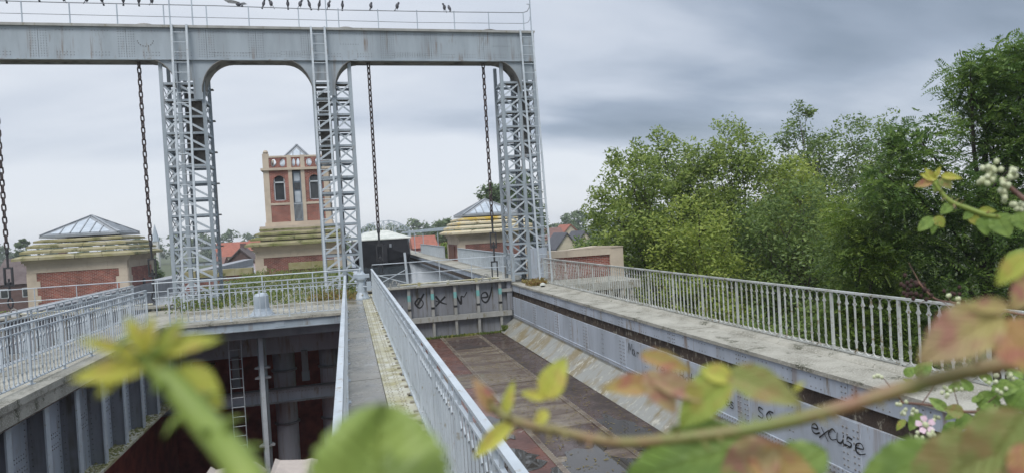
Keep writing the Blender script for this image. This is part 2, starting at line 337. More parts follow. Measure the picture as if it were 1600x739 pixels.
# ---------------------------------------------------------------- railings
def baluster_mesh(name, z0, z1, s, mat, wd=.024, leaf=True):
    m = MB(); r = s/2; hw = wd/2
    m.bar((0, 0, z0+r-.01), (0, 0, z1-r+.01), wd, wd*.8, up=(0, 1, 0))
    for sx in (-1, 1):
        for zc, sz in ((z1-r, 1), (z0+r, -1)):
            pts = [(sx*(r-r*math.cos(a)), 0, zc+sz*r*math.sin(a)) for a in [math.pi/2*i/4 for i in range(5)]]
            m.tube(pts, hw*.85, 4, False)
        if leaf:
            m.add([(sx*hw, -.006, z1-r*1.3), (sx*(hw+.030), -.004, z1-r*1.9), (sx*hw, -.006, z1-r*2.2), (sx*hw, .006, z1-r*1.3), (sx*(hw+.030), .004, z1-r*1.9), (sx*hw, .006, z1-r*2.2)], [(0,1,2),(5,4,3),(0,3,4,1),(1,4,5,2)])
            m.add([(sx*hw, -.006, z0+r*1.5), (sx*(hw+.026), -.004, z0+r*2.3), (sx*hw, -.006, z0+r*2.1), (sx*hw, .006, z0+r*1.5), (sx*(hw+.026), .004, z0+r*2.3), (sx*hw, .006, z0+r*2.1)], [(0,1,2),(5,4,3),(0,3,4,1),(1,4,5,2)])
    return m.mesh(name, mat)
def railing(name, label, P, Q, h, s, every, mat, double=True, group=None, z=0.0, topw=.055, feet=True, bw=.021):
    P = Vector((P[0], P[1], z)); Q = Vector((Q[0], Q[1], z)); d = (Q-P); Ln = d.length; d.normalize(); ang = math.atan2(d.y, d.x)
    t = thing(name, label, 'railing', P, group)
    H = Vector((0, 0, h)); up = lambda v: Vector((0, 0, v))
    part('top_rail', MB().bar(P+H, Q+H, topw, .028), mat, t)
    z1 = h-.014
    if double:
        part('second_rail', MB().bar(P+up(h-.13), Q+up(h-.13), .03, .022), mat, t); z1 = h-.141
    z0 = .075; part('bottom_rail', MB().bar(P+up(z0), Q+up(z0), .032, .016), mat, t)
    n = int(round(Ln/s)); s = Ln/n
    bm = baluster_mesh('baluster', z0+.008, z1, s, mat, bw)
    pm = MB(); pm.bar((0, 0, -.005), (0, 0, h-.016), .036, .036, up=(0, 1, 0)); pm.box(-.05, .05, -.05, .05, -.004, .014); pm.lathe((0, 0, .13), [(.018, 0), (.028, .015), (.018, .03)], 6)
    pm = pm.mesh('post', mat)
    stub = MB().box(-.012, .012, -.012, .012, h-.117, h-.016).mesh('stub', mat)
    for i in range(n+1):
        c = P+d*(s*i)
        if i % every == 0: put('post', pm, t, c, (0, 0, ang))
        elif i < n+1: put('baluster', bm, t, c, (0, 0, ang))
        if double and i % 3 == 1: put('stub', stub, t, c, (0, 0, ang))
    return t
railing('iron_railing', 'long grey iron railing with arched balusters along the top of the right trough wall', (7.06, 23.6), (7.06, 2.4), .95, .157, 8, 'rail_aged', double=False, bw=.023)
railing('iron_railing', 'double railed grey railing along the right side of the central walkway, receding to the gantry', (.72, 22.4), (.72, 2.5), 1.05, .15, 9, 'rail_steel')
railing('iron_railing', 'grey railing on the left side of the central walkway seen almost edge on', (-.125, 19.75), (-.125, 2.85), 1.05, .15, 9, 'rail_steel')
railing('iron_railing', 'grey railing across the front of the footbridge over the dark pit', (-4.85, 19.86), (-.16, 19.86), 1.05, .157, 10, 'rail_steel')
railing('iron_railing', 'dense grey railing on the pit side of the left walkway', (-5.33, 19.6), (-5.33, 2.9), 1.05, .15, 9, 'rail_steel')
railing('iron_railing', 'grey railing along the far edge of the left walkway, before the low pavilion', (-6.5, 22.6), (-6.5, 2.9), 1.05, .15, 9, 'rail_steel')
def far_rail(label, y0, y1, x=7.06):
    t = thing('iron_railing', label, 'railing', (x, y0, 0))
    part('top_rail', MB().bar((x, y0, .97), (x, y1, .97), .07, .035), 'rail_steel', t); part('bottom_rail', MB().bar((x, y0, .1), (x, y1, .1), .035, .03), 'rail_steel', t)
    m = MB(); n = int((y1-y0)/.17)
    for i in range(n+1): m.bar((x, y0+i*.17, .1), (x, y0+i*.17, .96), .035 if i % 8 else .055, .03)
    part('balusters', m, 'rail_steel', t, kind='stuff')
far_rail('pale grey railing beyond the gantry, in front of the yellow mossy pavilion', 26.9, 43.3)
far_rail('short far grey railing beyond the brown hatch of the right pavilion', 49.5, 66)

# ---------------------------------------------------------------- central walkway
s_ = MB(); s_.box(-.24, .36, 2.8, 25.0, -.22, -.04); s_.box(.36, .86, 2.8, 25.0, -.22, -.03); walk = structure('walkway', s_, 'gate_steel')
y = 2.8
while y < 24.9:
    y2 = min(y+rnd.uniform(1.2, 1.7), 25.0); part('deck_slab', MB().box(-.235, .372, y+.006, y2-.006, -.05, 0+rnd.uniform(-.006, .002)), 'deck', walk); y = y2
y = 2.8
while y < 24.9:
    y2 = min(y+1.95, 25.0); part('deck_plate', MB().box(.382, .855, y+.006, y2-.006, -.05, .014), 'deck_plate', walk); y = y2
m = MB()
for yy in np.arange(3.0, 24.9, .085):
    for xx in (.42, .465, .56, .605): m.rivet((xx+(.0 if int(yy/.085) % 2 else .012), yy, .014), (0, 0, 1), .012)
part('rivets', m, 'rivet_old', walk, kind='stuff')
m = MB()
for yy in np.arange(3.0, 24.9, .45): m.box(-.23, -.16, yy, yy+.05, 0, .02); m.rivet((-.19, yy+.02, .02), (0, 0, 1), .02); m.box(.66, .71, yy+.1, yy+.16, .014, .035)
part('railing_clips', m, 'rivet_old', walk, kind='stuff')
m = MB(); m.box(.80, .86, 3, 25, -1.85, -.23); m.box(-.24, -.18, 3, 25, -1.9, -.23); m.box(-.24, -.12, 3, 25, -1.98, -1.9); part('girder_web', m, 'wall_steel', walk)
gm = MB()
for yy in np.arange(3.6, 24.8, 1.32): gm.box(.861, 1.0, yy, yy+.05, -1.84, -.24)
part('girder_ribs', gm, 'shade_steel', walk, kind='stuff')

# ---------------------------------------------------------------- right trough: floor
fl = MB(); fl.box(.84, 6.2, 2.6, 25.3, -2.1, -1.87); fl = structure('trough_floor', fl, 'floor_dark')
rows = [(.86, 1.62, 'floor_rust'), (1.63, 3.22, 'floor_rust'), (3.24, 4.62, 'floor_beige'), (4.64, 5.56, 'floor_dark')]
for xi, (xa, xb, mt) in enumerate(rows):
    y = 2.6+.3*xi; k = 0
    while y < 25.1:
        y2 = min(y+rnd.uniform(1.5, 2.4), 25.2)
        mm = mt
        if mt == 'floor_rust' and k % 5 == 2: mm = 'floor_beige'
        if mt == 'floor_beige' and k % 6 == 4: mm = 'floor_dark'
        part('floor_plate', MB().box(xa, xb, y+.008, y2-.008, -1.88, -1.85+rnd.uniform(-.008, .004)), mm, fl); y = y2; k += 1
m = MB()
for xx in (3.23, 4.63): m.box(xx-.055, xx+.055, 2.6, 25.1, -1.86, -1.838)
for xx in (1.625,): m.box(xx-.03, xx+.03, 2.6, 25.1, -1.86, -1.84)
part('seam_strips', m, 'floor_beige', fl)
m = MB()
for yy in np.arange(8.5, 25, .09):
    for xx in (3.18, 3.28, 4.58, 4.68): m.rivet((xx, yy, -1.838), (0, 0, 1), .012)
part('rivets', m, 'rivet_old', fl, kind='stuff')
def puddle(x, y, rx, ry, z, seed):
    r = random.Random(seed); n = 64; a0 = [r.uniform(0, 6.28) for _ in range(4)]
    pts = [(x+rx*math.cos(t)*(1+.22*math.sin(3*t+a0[0])+.14*math.sin(5*t+a0[1])+.10*math.sin(9*t+a0[2])+.07*math.sin(17*t+a0[3])), y+ry*math.sin(t)*(1+.22*math.sin(2*t+a0[3])+.12*math.sin(7*t+a0[1])+.07*math.sin(15*t+a0[0])), z) for t in [2*math.pi*k/n for k in range(n)]]
    structure('puddle', MB().add(pts, [tuple(range(n))]), 'puddle')
for i, (x, y, rx, ry) in enumerate([(2.1, 11.0, .8, 1.2), (3.75, 10.1, .8, 1.0), (5.0, 11.6, .35, 1.1), (2.7, 13.0, .4, .7)]): puddle(x, y, rx, ry, -1.8435, 100+i)
m = MB(); r2 = random.Random(5)
for i in range(900):
    xx = r2.uniform(3.3, 5.5); yy = r2.uniform(8.8, 22); a = r2.uniform(0, 6.28); l = r2.uniform(.02, .055)
    m.add([(xx-l*math.cos(a), yy-l*math.sin(a), -1.838), (xx+.3*l*math.sin(a), yy-.3*l*math.cos(a), -1.832), (xx+l*math.cos(a), yy+l*math.sin(a), -1.836), (xx-.3*l*math.sin(a), yy+.3*l*math.cos(a), -1.83)], [(0,1,2,3)])
tag(put('fallen_leaves', m.mesh('fallen_leaves', 'leaf_dry')), 'pale fallen leaves and debris scattered on the wet trough floor', 'leaves', kind='stuff')

# ---------------------------------------------------------------- right trough wall
XW = 6.14
tw = thing('trough_wall', 'riveted grey steel side wall of the drained trough, with black scrawled graffiti', 'wall', (6.4, 3, -1.85))
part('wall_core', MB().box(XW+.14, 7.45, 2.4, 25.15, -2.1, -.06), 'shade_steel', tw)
y = 2.4
while y < 25:
    y2 = min(y+rnd.uniform(1.9, 2.6), 25.2)
    part('coping_slab', MB().box(XW-.035, 6.83, y+.005, y2-.005, -.06, rnd.uniform(-.004, .006)), 'concrete', tw)
    b = MB(); b.prism([(6.835, y+.005, -.06), (6.835, y+.005, .0), (6.88, y+.005, .045), (7.28, y+.005, .05), (7.36, y+.005, .0), (7.36, y+.005, -.06)], (0, y2-y-.01, 0)); part('kerb_slab', b, 'concrete', tw); y = y2
spl = [2.5, 4.9, 7.2, 9.6, 12.0, 14.5, 17.0, 19.5, 22.0, 25.15]
rv = MB()
for a, c in zip(spl, spl[1:]):
    part('fascia_plate', MB().box(XW, XW+.05, a+.004, c-.004, -.31, -.062), 'wall_steel', tw)
    part('web_plate', MB().box(XW+.02, XW+.09, a+.004, c-.004, -1.30, -.555), 'wall_steel', tw)
    b = MB(); b.prism([(XW+.012, a+.004, -1.30), (XW-.005, a+.004, -1.40), (5.55, a+.004, -1.84), (5.60, a+.004, -1.86), (XW+.1, a+.004, -1.45), (XW+.1, a+.004, -1.30)], (0, c-a-.008, 0)); part('skirt_plate', b, 'skirt', tw)
    part('angle_iron', MB().box(XW-.004, XW+.05, a+.002, c-.002, -1.335, -1.235), 'wall_steel', tw)
    part('splice_strip', MB().box(XW+.008, XW+.03, c-.17, c+.17, -1.22, -.56), 'wall_steel', tw)
    for yy in np.arange(a, c, .078):
        for zz in (-1.315, -1.255): rv.rivet((XW-.004, yy, zz), (-1, 0, 0), .0155)
    for dy in (-.13, -.06, .06, .13):
        for zz in np.arange(-1.17, -.58, .085): rv.rivet((XW+.008, c+dy, zz), (-1, 0, 0), .017)
        for zz in (-.27, -.2, -.13): rv.rivet((XW, c+dy-.02, zz), (-1, 0, 0), .0155)
    md = (a+c)/2
    for dy in (-.04, .04):
        for zz in np.arange(-1.15, -.58, .12): rv.rivet((XW+.02, md+dy, zz), (-1, 0, 0), .0155)
    for q in (.25, .5, .75):
        for dy in (-.1, 0, .1):
            for zz in (-.26, -.12): rv.rivet((XW, a+(c-a)*q+dy, zz), (-1, 0, 0), .012)
y = 2.4; k = 0
while y < 25:
    y2 = min(y+rnd.uniform(.9, 2.2), 25.15); part('fender_board', MB().box(XW+.05+rnd.uniform(0, .02), XW+.13, y+.006, y2-.006, -.555, -.312), 'fender', tw); y = y2
part('rivets', rv, 'rivet', tw, kind='stuff')
# aqueduct beyond the gate
tw2 = thing('aqueduct_wall', 'grey steel wall of the water filled aqueduct beyond the gate', 'wall', (6.4, 26, -1.85))
part('web_plate', MB().box(XW+.02, XW+.12, 25.3, 120, -2.1, -.31), 'wall_steel', tw2)
part('fascia_plate', MB().box(XW-.03, XW+.05, 25.5, 120, -.30, -.061), 'wall_steel', tw2)
part('coping', MB().box(XW-.06, 7.5, 25.5, 120, -.06, 0), 'concrete', tw2)
part('fender_board', MB().box(XW-.01, XW+.019, 25.5, 120, -.52, -.31), 'fender', tw2)
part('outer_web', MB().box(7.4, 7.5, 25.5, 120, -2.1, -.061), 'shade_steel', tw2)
b = MB(); b.box(.36, 6.16, 25.6, 120, -2.2, -.62); structure('canal_water', b, 'water')
b = MB(); b.box(.2, .5, 25.6, 120, -2.2, 0); structure('aqueduct_left_wall', b, 'wall_steel')

# graffiti: flat black strokes on the steel
GL = {'M': [[(0,0),(.1,1),(.45,.35),(.8,1),(.95,0)]], 'a': [[(.65,.55),(.3,.6),(.05,.25),(.3,0),(.6,.3),(.65,.55),(.65,.1),(.85,0)]], 'r': [[(.1,.6),(.15,0)],[(.15,.4),(.4,.6),(.6,.5)]],
 'e': [[(.05,.28),(.6,.36),(.4,.6),(.1,.45),(.12,.1),(.4,0),(.75,.15)]], 'u': [[(.05,.6),(.1,.1),(.35,0),(.55,.2),(.6,.6)],[(.6,.6),(.62,.1),(.85,0)]], 's': [[(.6,.55),(.25,.6),(.2,.38),(.55,.25),(.45,0),(.05,.05)]],
 'l': [[(.05,.2),(.45,.9),(.25,1.05),(.2,.1),(.5,0)]], 'B': [[(.1,0),(.1,1),(.55,.95),(.55,.6),(.15,.52),(.65,.45),(.6,.05),(.1,0)]], 't': [[(.3,1),(.25,.1),(.5,0)],[(0,.65),(.6,.7)]], 'v': [[(.05,.6),(.3,0),(.6,.65)]],
 'x': [[(0,0),(.6,.6)],[(.05,.6),(.65,0)]], 'c': [[(.55,.5),(.3,.62),(.05,.3),(.3,0),(.65,.12)]], 'o': [[(.3,.6),(.05,.3),(.3,0),(.55,.3),(.3,.6),(.7,.62)]], '+': [[(.3,.8),(.3,.1)],[(.05,.5),(.6,.5)]], ' ': [],
 'O': [[(.4,.9),(.05,.5),(.35,.05),(.75,.4),(.6,.85),(.4,.9)],[(.25,.35),(.95,1.25)]], 'X': [[(0,.1),(.95,.85)],[(.15,.95),(.5,.4),(.95,.2)],[(.1,.55),(.35,.42)]], 'V': [[(.05,.95),(.35,.1),(.5,.75),(.75,.72),(1.05,1.1)]],
 'E': [[(.1,.5),(.6,.55),(.5,.95),(.1,.8),(.05,.3),(.35,.05),(.75,.45),(1.15,1.35)]], 'L': [[(.0,.6),(.4,.9),(.1,.1),(.5,.2)],[(.6,-.2),(.9,.3)]]}
def scrawl(text, O, U, V, nrm, h, wd, adv=.8, drop=0.0):
    m = MB(); O = Vector(O); U = Vector(U); V = Vector(V); nrm = Vector(nrm); x = 0; k = 0
    jr = random.Random(len(text)*7+int(h*100))
    for ch in text:
        js, jy, jk = jr.uniform(.85, 1.18), jr.uniform(-.12, .12), jr.uniform(-.12, .28)
        for st in GL[ch]:
            pts = [Vector((x+a*js+c*jk, c*js+jy)) for a, c in st]
            sm = []
            for i in range(len(pts)-1):       # Catmull-Rom smoothing
                p0, p1, p2, p3 = pts[max(i-1, 0)], pts[i], pts[i+1], pts[min(i+2, len(pts)-1)]
                for q in range(4):
                    u = q/4; sm.append(.5*((2*p1)+(p2-p0)*u+(2*p0-5*p1+4*p2-p3)*u*u+(3*p1-p0-3*p2+p3)*u**3))
            sm.append(pts[-1])
            for a, c in zip(sm, sm[1:]):
                if (c-a).length < 1e-5: continue
                e = (c-a).normalized(); pr = Vector((-e.y, e.x))*(wd/2/h)*(1+.35*math.sin(k*.37)); a2 = a-e*(wd*.3/h); c2 = c+e*(wd*.3/h); k += 1
                off = nrm*(.003+.00012*(k % 12))
                m.add([O+off+(U*p.x+V*p.y)*h for p in (a2-pr, c2-pr, c2+pr, a2+pr)], [(0,1,2,3)])
        x += adv
    return m
for txt, yy, zz, h, adv in (('Mar', 14.15, -.86, .23, 1.0), ('leuse', 12.75, -1.02, .27, .72), ('Bat +', 11.75, -1.02, .26, .8), ('vel tes', 10.85, -1.07, .2, .72), ('so', 9.2, -1.05, .26, .8), ('excuse', 7.95, -.92, .225, .72)):
    b = scrawl(txt, (XW+.006, yy, zz), (0, -1, 0), (0, 0, 1), (-1, 0, 0), h, .019, adv); part('graffiti', b, 'ink', tw)

# ---------------------------------------------------------------- lift gates
def gate(label, x0, x1, art):
    YG = 25.0
    t = thing('lift_gate', label, 'gate', ((x0+x1)/2, YG, -1.85))
    part('skin_plate', MB().box(x0, x1, YG+.16, YG+.22, -1.86, .10), 'gate_steel', t)
    part('top_plate', MB().box(x0, x1, YG-.12, YG+.55, .10, .16), 'concrete', t)
    part('cross_beam', MB().box(x0+.1, x1-.05, YG-.07, YG+.10, -1.24, -1.05), 'gate_rib', t)
    part('side_channel', MB().box(x1-.2, x1, YG+.02, YG+.159, -1.04, .099), 'gate_steel', t)
    part('side_bracket', MB().box(x1-.42, x1-.005, YG-.02, YG+.1, -.32, -.2), 'gate_rib', t)
    xs = [5.64, 4.76, 3.87, 3.0, 2.12, 1.24] if art else [x1-.5-.9*i for i in range(6)]
    for xx in xs:
        rb = part('stiffener', MB().box(xx-.055, xx+.055, YG-.03, YG+.16, -1.04, .099), 'gate_rib', t)
        part('stiffener_foot', MB().box(xx-.05, xx+.05, YG-.02, YG+.16, -1.85, -1.245), 'gate_rib', t)
        if art:
            part('paint_mark', MB().box(xx-.057, xx+.057, YG-.033, YG+.1, -.40, -.17), 'turquoise', rb); part('tar_band', MB().box(xx-.06, xx+.06, YG-.036, YG+.1, -.76, -.68), 'ink', rb)
    if art:
        for ch, xx in (('O', 2.42), ('X', 3.2), ('V', 4.02), ('E', 5.0), ('L', 1.55)):
            part('graffiti', scrawl(ch, (xx-.06, YG+.16, -.72), (1, 0, 0), (0, 0, 1), (0, -1, 0), .5, .055), 'ink', t)
    part('top_pipe', MB().tube([(x0+1.1, YG-.02, .25), (x1-.5, YG-.02, .25)], .035, 6), 'deck_plate', t)
    for xx in (x0+1.0, x1-1.0):
        b = MB(); b.box(xx-.18, xx-.13, YG-.08, YG+.1, .16, .33); b.box(xx+.13, xx+.18, YG-.08, YG+.1, .16, .33); b.tube([(xx+.085*math.cos(a), YG, .34+.1*math.sin(a)) for a in np.linspace(-.3, math.pi+.3, 9)], .022, 5); part('lifting_eye', b, 'gate_rib', t)
    for xx in np.arange(x0+1.9, x1-.6, 1.1):
        part('pipe_clamp', MB().box(xx-.05, xx+.05, YG-.07, YG+.03, .16, .31), 'deck_plate', t)
    h = part('handrail', MB().tube([(x0+.22, YG+.3, .16), (x0+.22, YG+.3, 1.06), (x1-.1, YG+.3, 1.06)], .018, 5).tube([(x0+.22, YG+.3, .64), (x1-.1, YG+.3, .64)], .015, 5), 'rail_steel', t)
    for xx in np.arange(x0+1.5, x1-.1, 1.25): part('post', MB().tube([(xx, YG+.3, .16), (xx, YG+.3, 1.06)], .016, 5), 'rail_steel', h)
    return t
g1 = gate('dark steel lift gate closing the right trough, with graffiti between pale ribs', .62, 6.12, True)
b = MB(); b.bar((2.12, 25.15, .16), (2.07, 25.15, 1.45), .085, .04); b.bar((.75, 25.12, .2), (2.1, 25.12, .82), .03); b.bar((.85, 25.2, .72), (2.1, 25.1, .30), .03); part('arm_linkage', b, 'rail_steel', g1)
gate('left lift gate mostly hidden behind railings, its pipe handrail in front of the low pavilion', -11.75, -6.1, False)
# pipe handrail running in front of the left and middle towers
t = thing('pipe_handrail', 'thin pale pipe handrail strung behind the footbridge between the lattice towers', 'handrail', (-3, 23.1, 0))
part('top_pipe', MB().tube([(-6.1, 23.1, 1.05), (.4, 23.1, 1.05)], .02, 5), 'rail_steel', t); part('lower_pipe', MB().tube([(-6.1, 23.1, .58), (.4, 23.1, .58)], .014, 5), 'rail_steel', t)
for xx in (-6.0, -4.4, -2.8, -1.2, .35): part('post', MB().tube([(xx, 23.1, -.02), (xx, 23.1, 1.04)], .02, 5), 'rail_steel', t)

# ---------------------------------------------------------------- left walkway and its girder
s_ = MB(); s_.box(-6.7, -5.22, 2.8, 25, -.16, -.02); lw = structure('left_walkway', s_, 'concrete')
y = 2.8
while y < 24.9:
    y2 = min(y+2.1, 25); part('edge_slab', MB().box(-5.215, -4.98, y+.006, y2-.006, -.10, .012), 'concrete', lw); part('deck_slab', MB().box(-6.7, -5.22, y+.006, y2-.006, -.02, rnd.uniform(.0, .01)), 'concrete', lw); y = y2
gd = thing('steel_girder', 'deep grey plate girder with vertical stiffeners under the left walkway', 'girder', (-5.6, 12, -2.3))
ys = [4.98+1.33*i for i in range(16)]
part('top_flange', MB().box(-5.85, -5.02, 2.8, 25, -.34, -.105), 'concrete', gd)
part('flange_lip', MB().box(-5.10, -5.015, 2.8, 25, -.36, -.345), 'fender', gd)
part('bottom_flange', MB().box(-6.0, -5.12, 2.8, 27, -2.36, -2.30), 'deck_plate', gd)
rv = MB()
for a, c in zip(ys, ys[1:]):
    part('web_plate', MB().box(-5.56, -5.50, a+.004, c-.004, -2.30, -.345), 'wall_steel', gd)  # lighter tone: sky light on the web put into its colour
    st = part('stiffener', MB().box(-5.50, -5.22, a, a+.03, -2.30, -.345), 'gate_steel', gd)  # darker tone: shade on the stiffener face put into its colour
    part('stiffener_flange', MB().box(-5.22, -5.19, a-.07, a+.09, -2.30, -.345), 'rail_steel', st)
    for zz in np.arange(-2.2, -.4, .11):
        rv.rivet((-5.50, c-.10, zz), (1, 0, 0), .016); rv.rivet((-5.45, a, zz), (0, -1, 0), .016)
    for zz in (-1.15, -1.22, -1.36, -1.43):
        for q in np.arange(a+.5, c-.15, .08): rv.rivet((-5.50, q, zz), (1, 0, 0), .016)
part('rivets', rv, 'rivet', gd, kind='stuff')
m = MB(); r2 = random.Random(9)
for i in range(900):
    xx = r2.uniform(-5.49, -5.14); yy = r2.uniform(5, 25); q = r2.uniform(.02, .05)
    m.add([(xx-q, yy, -2.298), (xx, yy-q, -2.298), (xx+q, yy, -2.298), (xx, yy+q, -2.298), (xx, yy, -2.298+q*.9)], [(0,1,4),(1,2,4),(2,3,4),(3,0,4)])
tag(put('moss', m.mesh('moss', 'moss_dark')), 'moss tufts on the ledge at the foot of the girder', 'moss', kind='stuff')
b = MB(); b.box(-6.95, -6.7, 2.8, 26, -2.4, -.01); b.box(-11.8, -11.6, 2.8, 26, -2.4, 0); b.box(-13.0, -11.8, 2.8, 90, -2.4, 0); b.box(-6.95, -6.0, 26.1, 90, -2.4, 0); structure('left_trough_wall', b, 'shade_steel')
b = MB(); b.box(-11.6, -6.95, 2.8, 25, -2.45, -1.95); structure('left_trough_floor', b, 'floor_rust')
b = MB(); b.box(-11.8, -6.95, 25.6, 90, -2.4, -.62); structure('left_canal_water', b, 'water')

# ---------------------------------------------------------------- footbridge over the pit
fb = thing('footbridge', 'short concrete decked footbridge with grey steel edge beam crossing the dark pit', 'bridge', (-2.6, 21, -.2))
for i in range(4): part('deck_slab', MB().box(-5.0+1.19*i, -3.815+1.19*i, 19.72, 22.5, -.07, rnd.uniform(0, .012)), 'concrete', fb)
part('edge_beam', MB().box(-5.0, -.26, 19.78, 20.0, -.27, -.072).box(-5.0, -.26, 19.70, 20.0, -.30, -.272), 'steel', fb)
part('rear_kerb', MB().box(-5.0, -.2, 22.5, 22.88, -.4, .09), 'concrete', fb)
part('cross_girder', MB().box(-5.8, .2, 23.0, 23.2, -1.55, -.46), 'wall_steel', fb)
part('under_girder', MB().box(-5.0, -.26, 20.4, 20.5, -.62, -.302), 'pit_steel', fb)
rb = MB()
for xx in (-4.3, -2.0, -.35):
    rb.box(xx-.13, xx+.13, 19.76, 19.779, -.26, -.09)
part('splice_plate', rb, 'steel', fb)
# things in the pit
for lab, xx, rr in (('thick dark grey press column behind the vertical pipe in the pit', -2.36, .36), ('thick grey press column beside the walkway in the pit', -.85, .34)):
    t = thing('press_column', lab, 'column', (xx, 23.9, -7.4)); part('shaft', MB().lathe((xx, 23.9, -7.4), [(rr, 0), (rr, 6.9)], 20), 'wall_steel', t)
    for zz in (-5.9, -4.1, -2.3): part('flange', MB().lathe((xx, 23.9, zz), [(rr+.02, 0), (rr+.06, .02), (rr+.06, .07), (rr+.02, .09)], 20), 'shade_steel', t)
t = thing('vertical_pipe', 'light grey vertical pipe with collars hanging below the footbridge', 'pipe', (-2.66, 21, -7.4))
part('pipe', MB().lathe((-2.68, 21, -7.4), [(.125, 0), (.125, 6.95)], 14), 'steel', t); part('guide_rail', MB().box(-2.74, -2.62, 20.80, 20.86, -7.0, -.5), 'rail_steel', t)
for zz in (-1.62, -1.92, -3.95, -5.6): part('collar', MB().lathe((-2.68, 21, zz), [(.13, 0), (.2, .01), (.2, .06), (.13, .07)], 10).box(-2.9, -2.46, 20.88, 21.0, zz+.01, zz+.055), 'shade_steel', t)
part('yoke', MB().tube([(-2.92, 20.85, -.36), (-2.9, 20.85, -.58), (-2.68, 20.85, -.66), (-2.46, 20.85, -.58), (-2.44, 20.85, -.36)], .045, 6).tube([(-2.44, 20.85, -.58), (-2.15, 20.85, -.56), (-2.1, 20.85, -.44)], .03, 6), 'shade_steel', t)
t = thing('steel_ladder', 'thin steel ladder hanging in the dark pit left of the vertical pipe', 'ladder', (-3.4, 21, -3.9))
for xx in (-3.6, -3.25): part('rail', MB().tube([(xx, 21, -.5), (xx, 21, -3.95)], .014, 5), 'rail_steel', t)
rm = MB().tube([(-.175, 0, 0), (.175, 0, 0)], .011, 5).mesh('rung', 'rail_steel')
for k in range(12): put('rung', rm, t, (-3.425, 21, -.7-.285*k))
t = thing('pit_beam', 'riveted grey steel beam crossing the pit behind the ladder', 'beam', (-2.5, 22.4, -2.8))
part('web', MB().box(-6.4, .5, 22.45, 22.5, -3.0, -2.62), 'wall_steel', t); part('flange', MB().box(-6.4, .5, 22.3, 22.6, -2.62, -2.58), 'shade_steel', t); part('lower_flange', MB().box(-6.4, .5, 22.36, 22.56, -3.04, -3.0), 'shade_steel', t)
rv = MB()
for xx in np.arange(-5, .4, .1): rv.rivet((xx, 22.45, -2.72), (0, -1, 0), .014)
part('rivets', rv, 'rivet', t, kind='stuff')
for lab, xx in (('short grey hanger strut under the cross girder near the walkway', -1.6), ('short grey hanger strut under the cross girder behind the ladder', -3.75)):
    t = thing('hanger_strut', lab, 'strut', (xx, 22.9, -2.2)); part('channel', MB().box(xx-.1, xx+.1, 22.85, 22.99, -2.2, -1.5), 'shade_steel', t); part('shoe', MB().box(xx-.12, xx+.12, 22.84, 22.99, -2.5, -2.2), 'pit_steel', t)
# pedestal cap and winch stand
t = thing('vent_cap', 'pale grey pedestal cap with a flared skirt standing on the footbridge', 'pedestal', (-2.55, 20.6, 0))
part('skirt', MB().lathe((-2.55, 20.6, .012), [(.36, 0), (.35, .04), (.26, .14), (.22, .22)], 16), 'pale_metal', t); part('cap', MB().lathe((-2.55, 20.6, .232), [(.215, 0), (.205, .36), (.17, .42), (.05, .45)], 16), 'pale_metal', t)
t = thing('winch_stand', 'pale grey cast iron winch stand at the far end of the walkway railing', 'winch', (.42, 23.2, 0))
part('pedestal', MB().lathe((.38, 23.2, .0), [(.26, 0), (.25, .06), (.15, .25), (.13, .6), (.2, .7), (.2, .74)], 12), 'pale_metal', t)
part('head', MB().box(.12, .66, 23.05, 23.35, .745, .86).lathe((.38, 23.2, .86), [(.16, 0), (.06, .12), (.04, .25)], 10), 'pale_metal', t); part('side_arm', MB().tube([(.38, 23.1, .45), (.75, 23.1, .42)], .035, 6).box(.55, .7, 23.0, 23.2, .3, .6), 'pale_metal', t)
t = thing('lamp_puck', 'small white and black round fitting on the trough wall coping by the right tower', 'fitting', (6.75, 23.4, 0))
part('cap', MB().lathe((6.62, 22.4, .06), [(.11, 0), (.1, .05), (.03, .09)], 10), 'white_paint', t); part('base', MB().lathe((6.62, 22.4, .0), [(.07, 0), (.07, .06)], 10), 'ink', t)
# ---------------------------------------------------------------- portal gantry
YF, YB = 25.2, 25.95; ZB, ZT = 8.68, 9.86; XR = 7.66
gt = thing('portal_girder', 'grey riveted plate girder spanning the lattice towers, with arched corner brackets', 'girder', (-2.6, 25.6, 8.68))
sx = [-13.2, -9.6, -6.95, -4.4, -2.75, -.95, 1.9, 3.55, 5.6, XR]
rv = MB()
for a, c in zip(sx, sx[1:]):
    part('web_plate', MB().box(a+.004, c-.004, YF, YF+.03, ZB, ZT-.06), 'steel', gt)
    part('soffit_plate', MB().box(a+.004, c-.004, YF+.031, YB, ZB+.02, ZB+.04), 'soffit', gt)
    for dx in np.arange(-.24, .25, .08):
        if c < XR-.1:
            for zz in np.arange(ZB+.1, ZT-.1, .085): rv.rivet((c+dx, YF, zz), (0, -1, 0), .016)
    for zz in (ZB+.14, ZB+.24, ZT-.2):
        for q in (.3, .7):
            for dx in np.arange(-.25, .26, .1): rv.rivet((a+(c-a)*q+dx, YF, zz), (0, -1, 0), .016)
for x0, x1, zz in ((-1.9, -.9, ZB+.3), (-1.9, -.9, ZB+.2), (2.1, 3.6, ZB+.2), (2.1, 3.6, ZB+.29), (-4.3, -2.9, ZB+.25), (.2, .9, ZB+.6), (6.0, 6.7, ZB+.58)):
    for xx in np.arange(x0, x1, .09): rv.rivet((xx, YF, zz), (0, -1, 0), .016)
for cxx in (-6.35,):
    for a in np.linspace(math.pi*1.05, math.pi*1.95, 9): rv.rivet((cxx+.25*math.cos(a), YF, 9.35+.22*math.sin(a)), (0, -1, 0), .022)
part('rivets', rv, 'rivet', gt, kind='stuff')
part('top_flange', MB().box(-13.2, XR+.02, YF-.10, YB+.1, ZT-.059, ZT).box(-13.2, XR, YF-.1, YF-.08, ZT-.09, ZT-.059), 'gate_rib', gt)
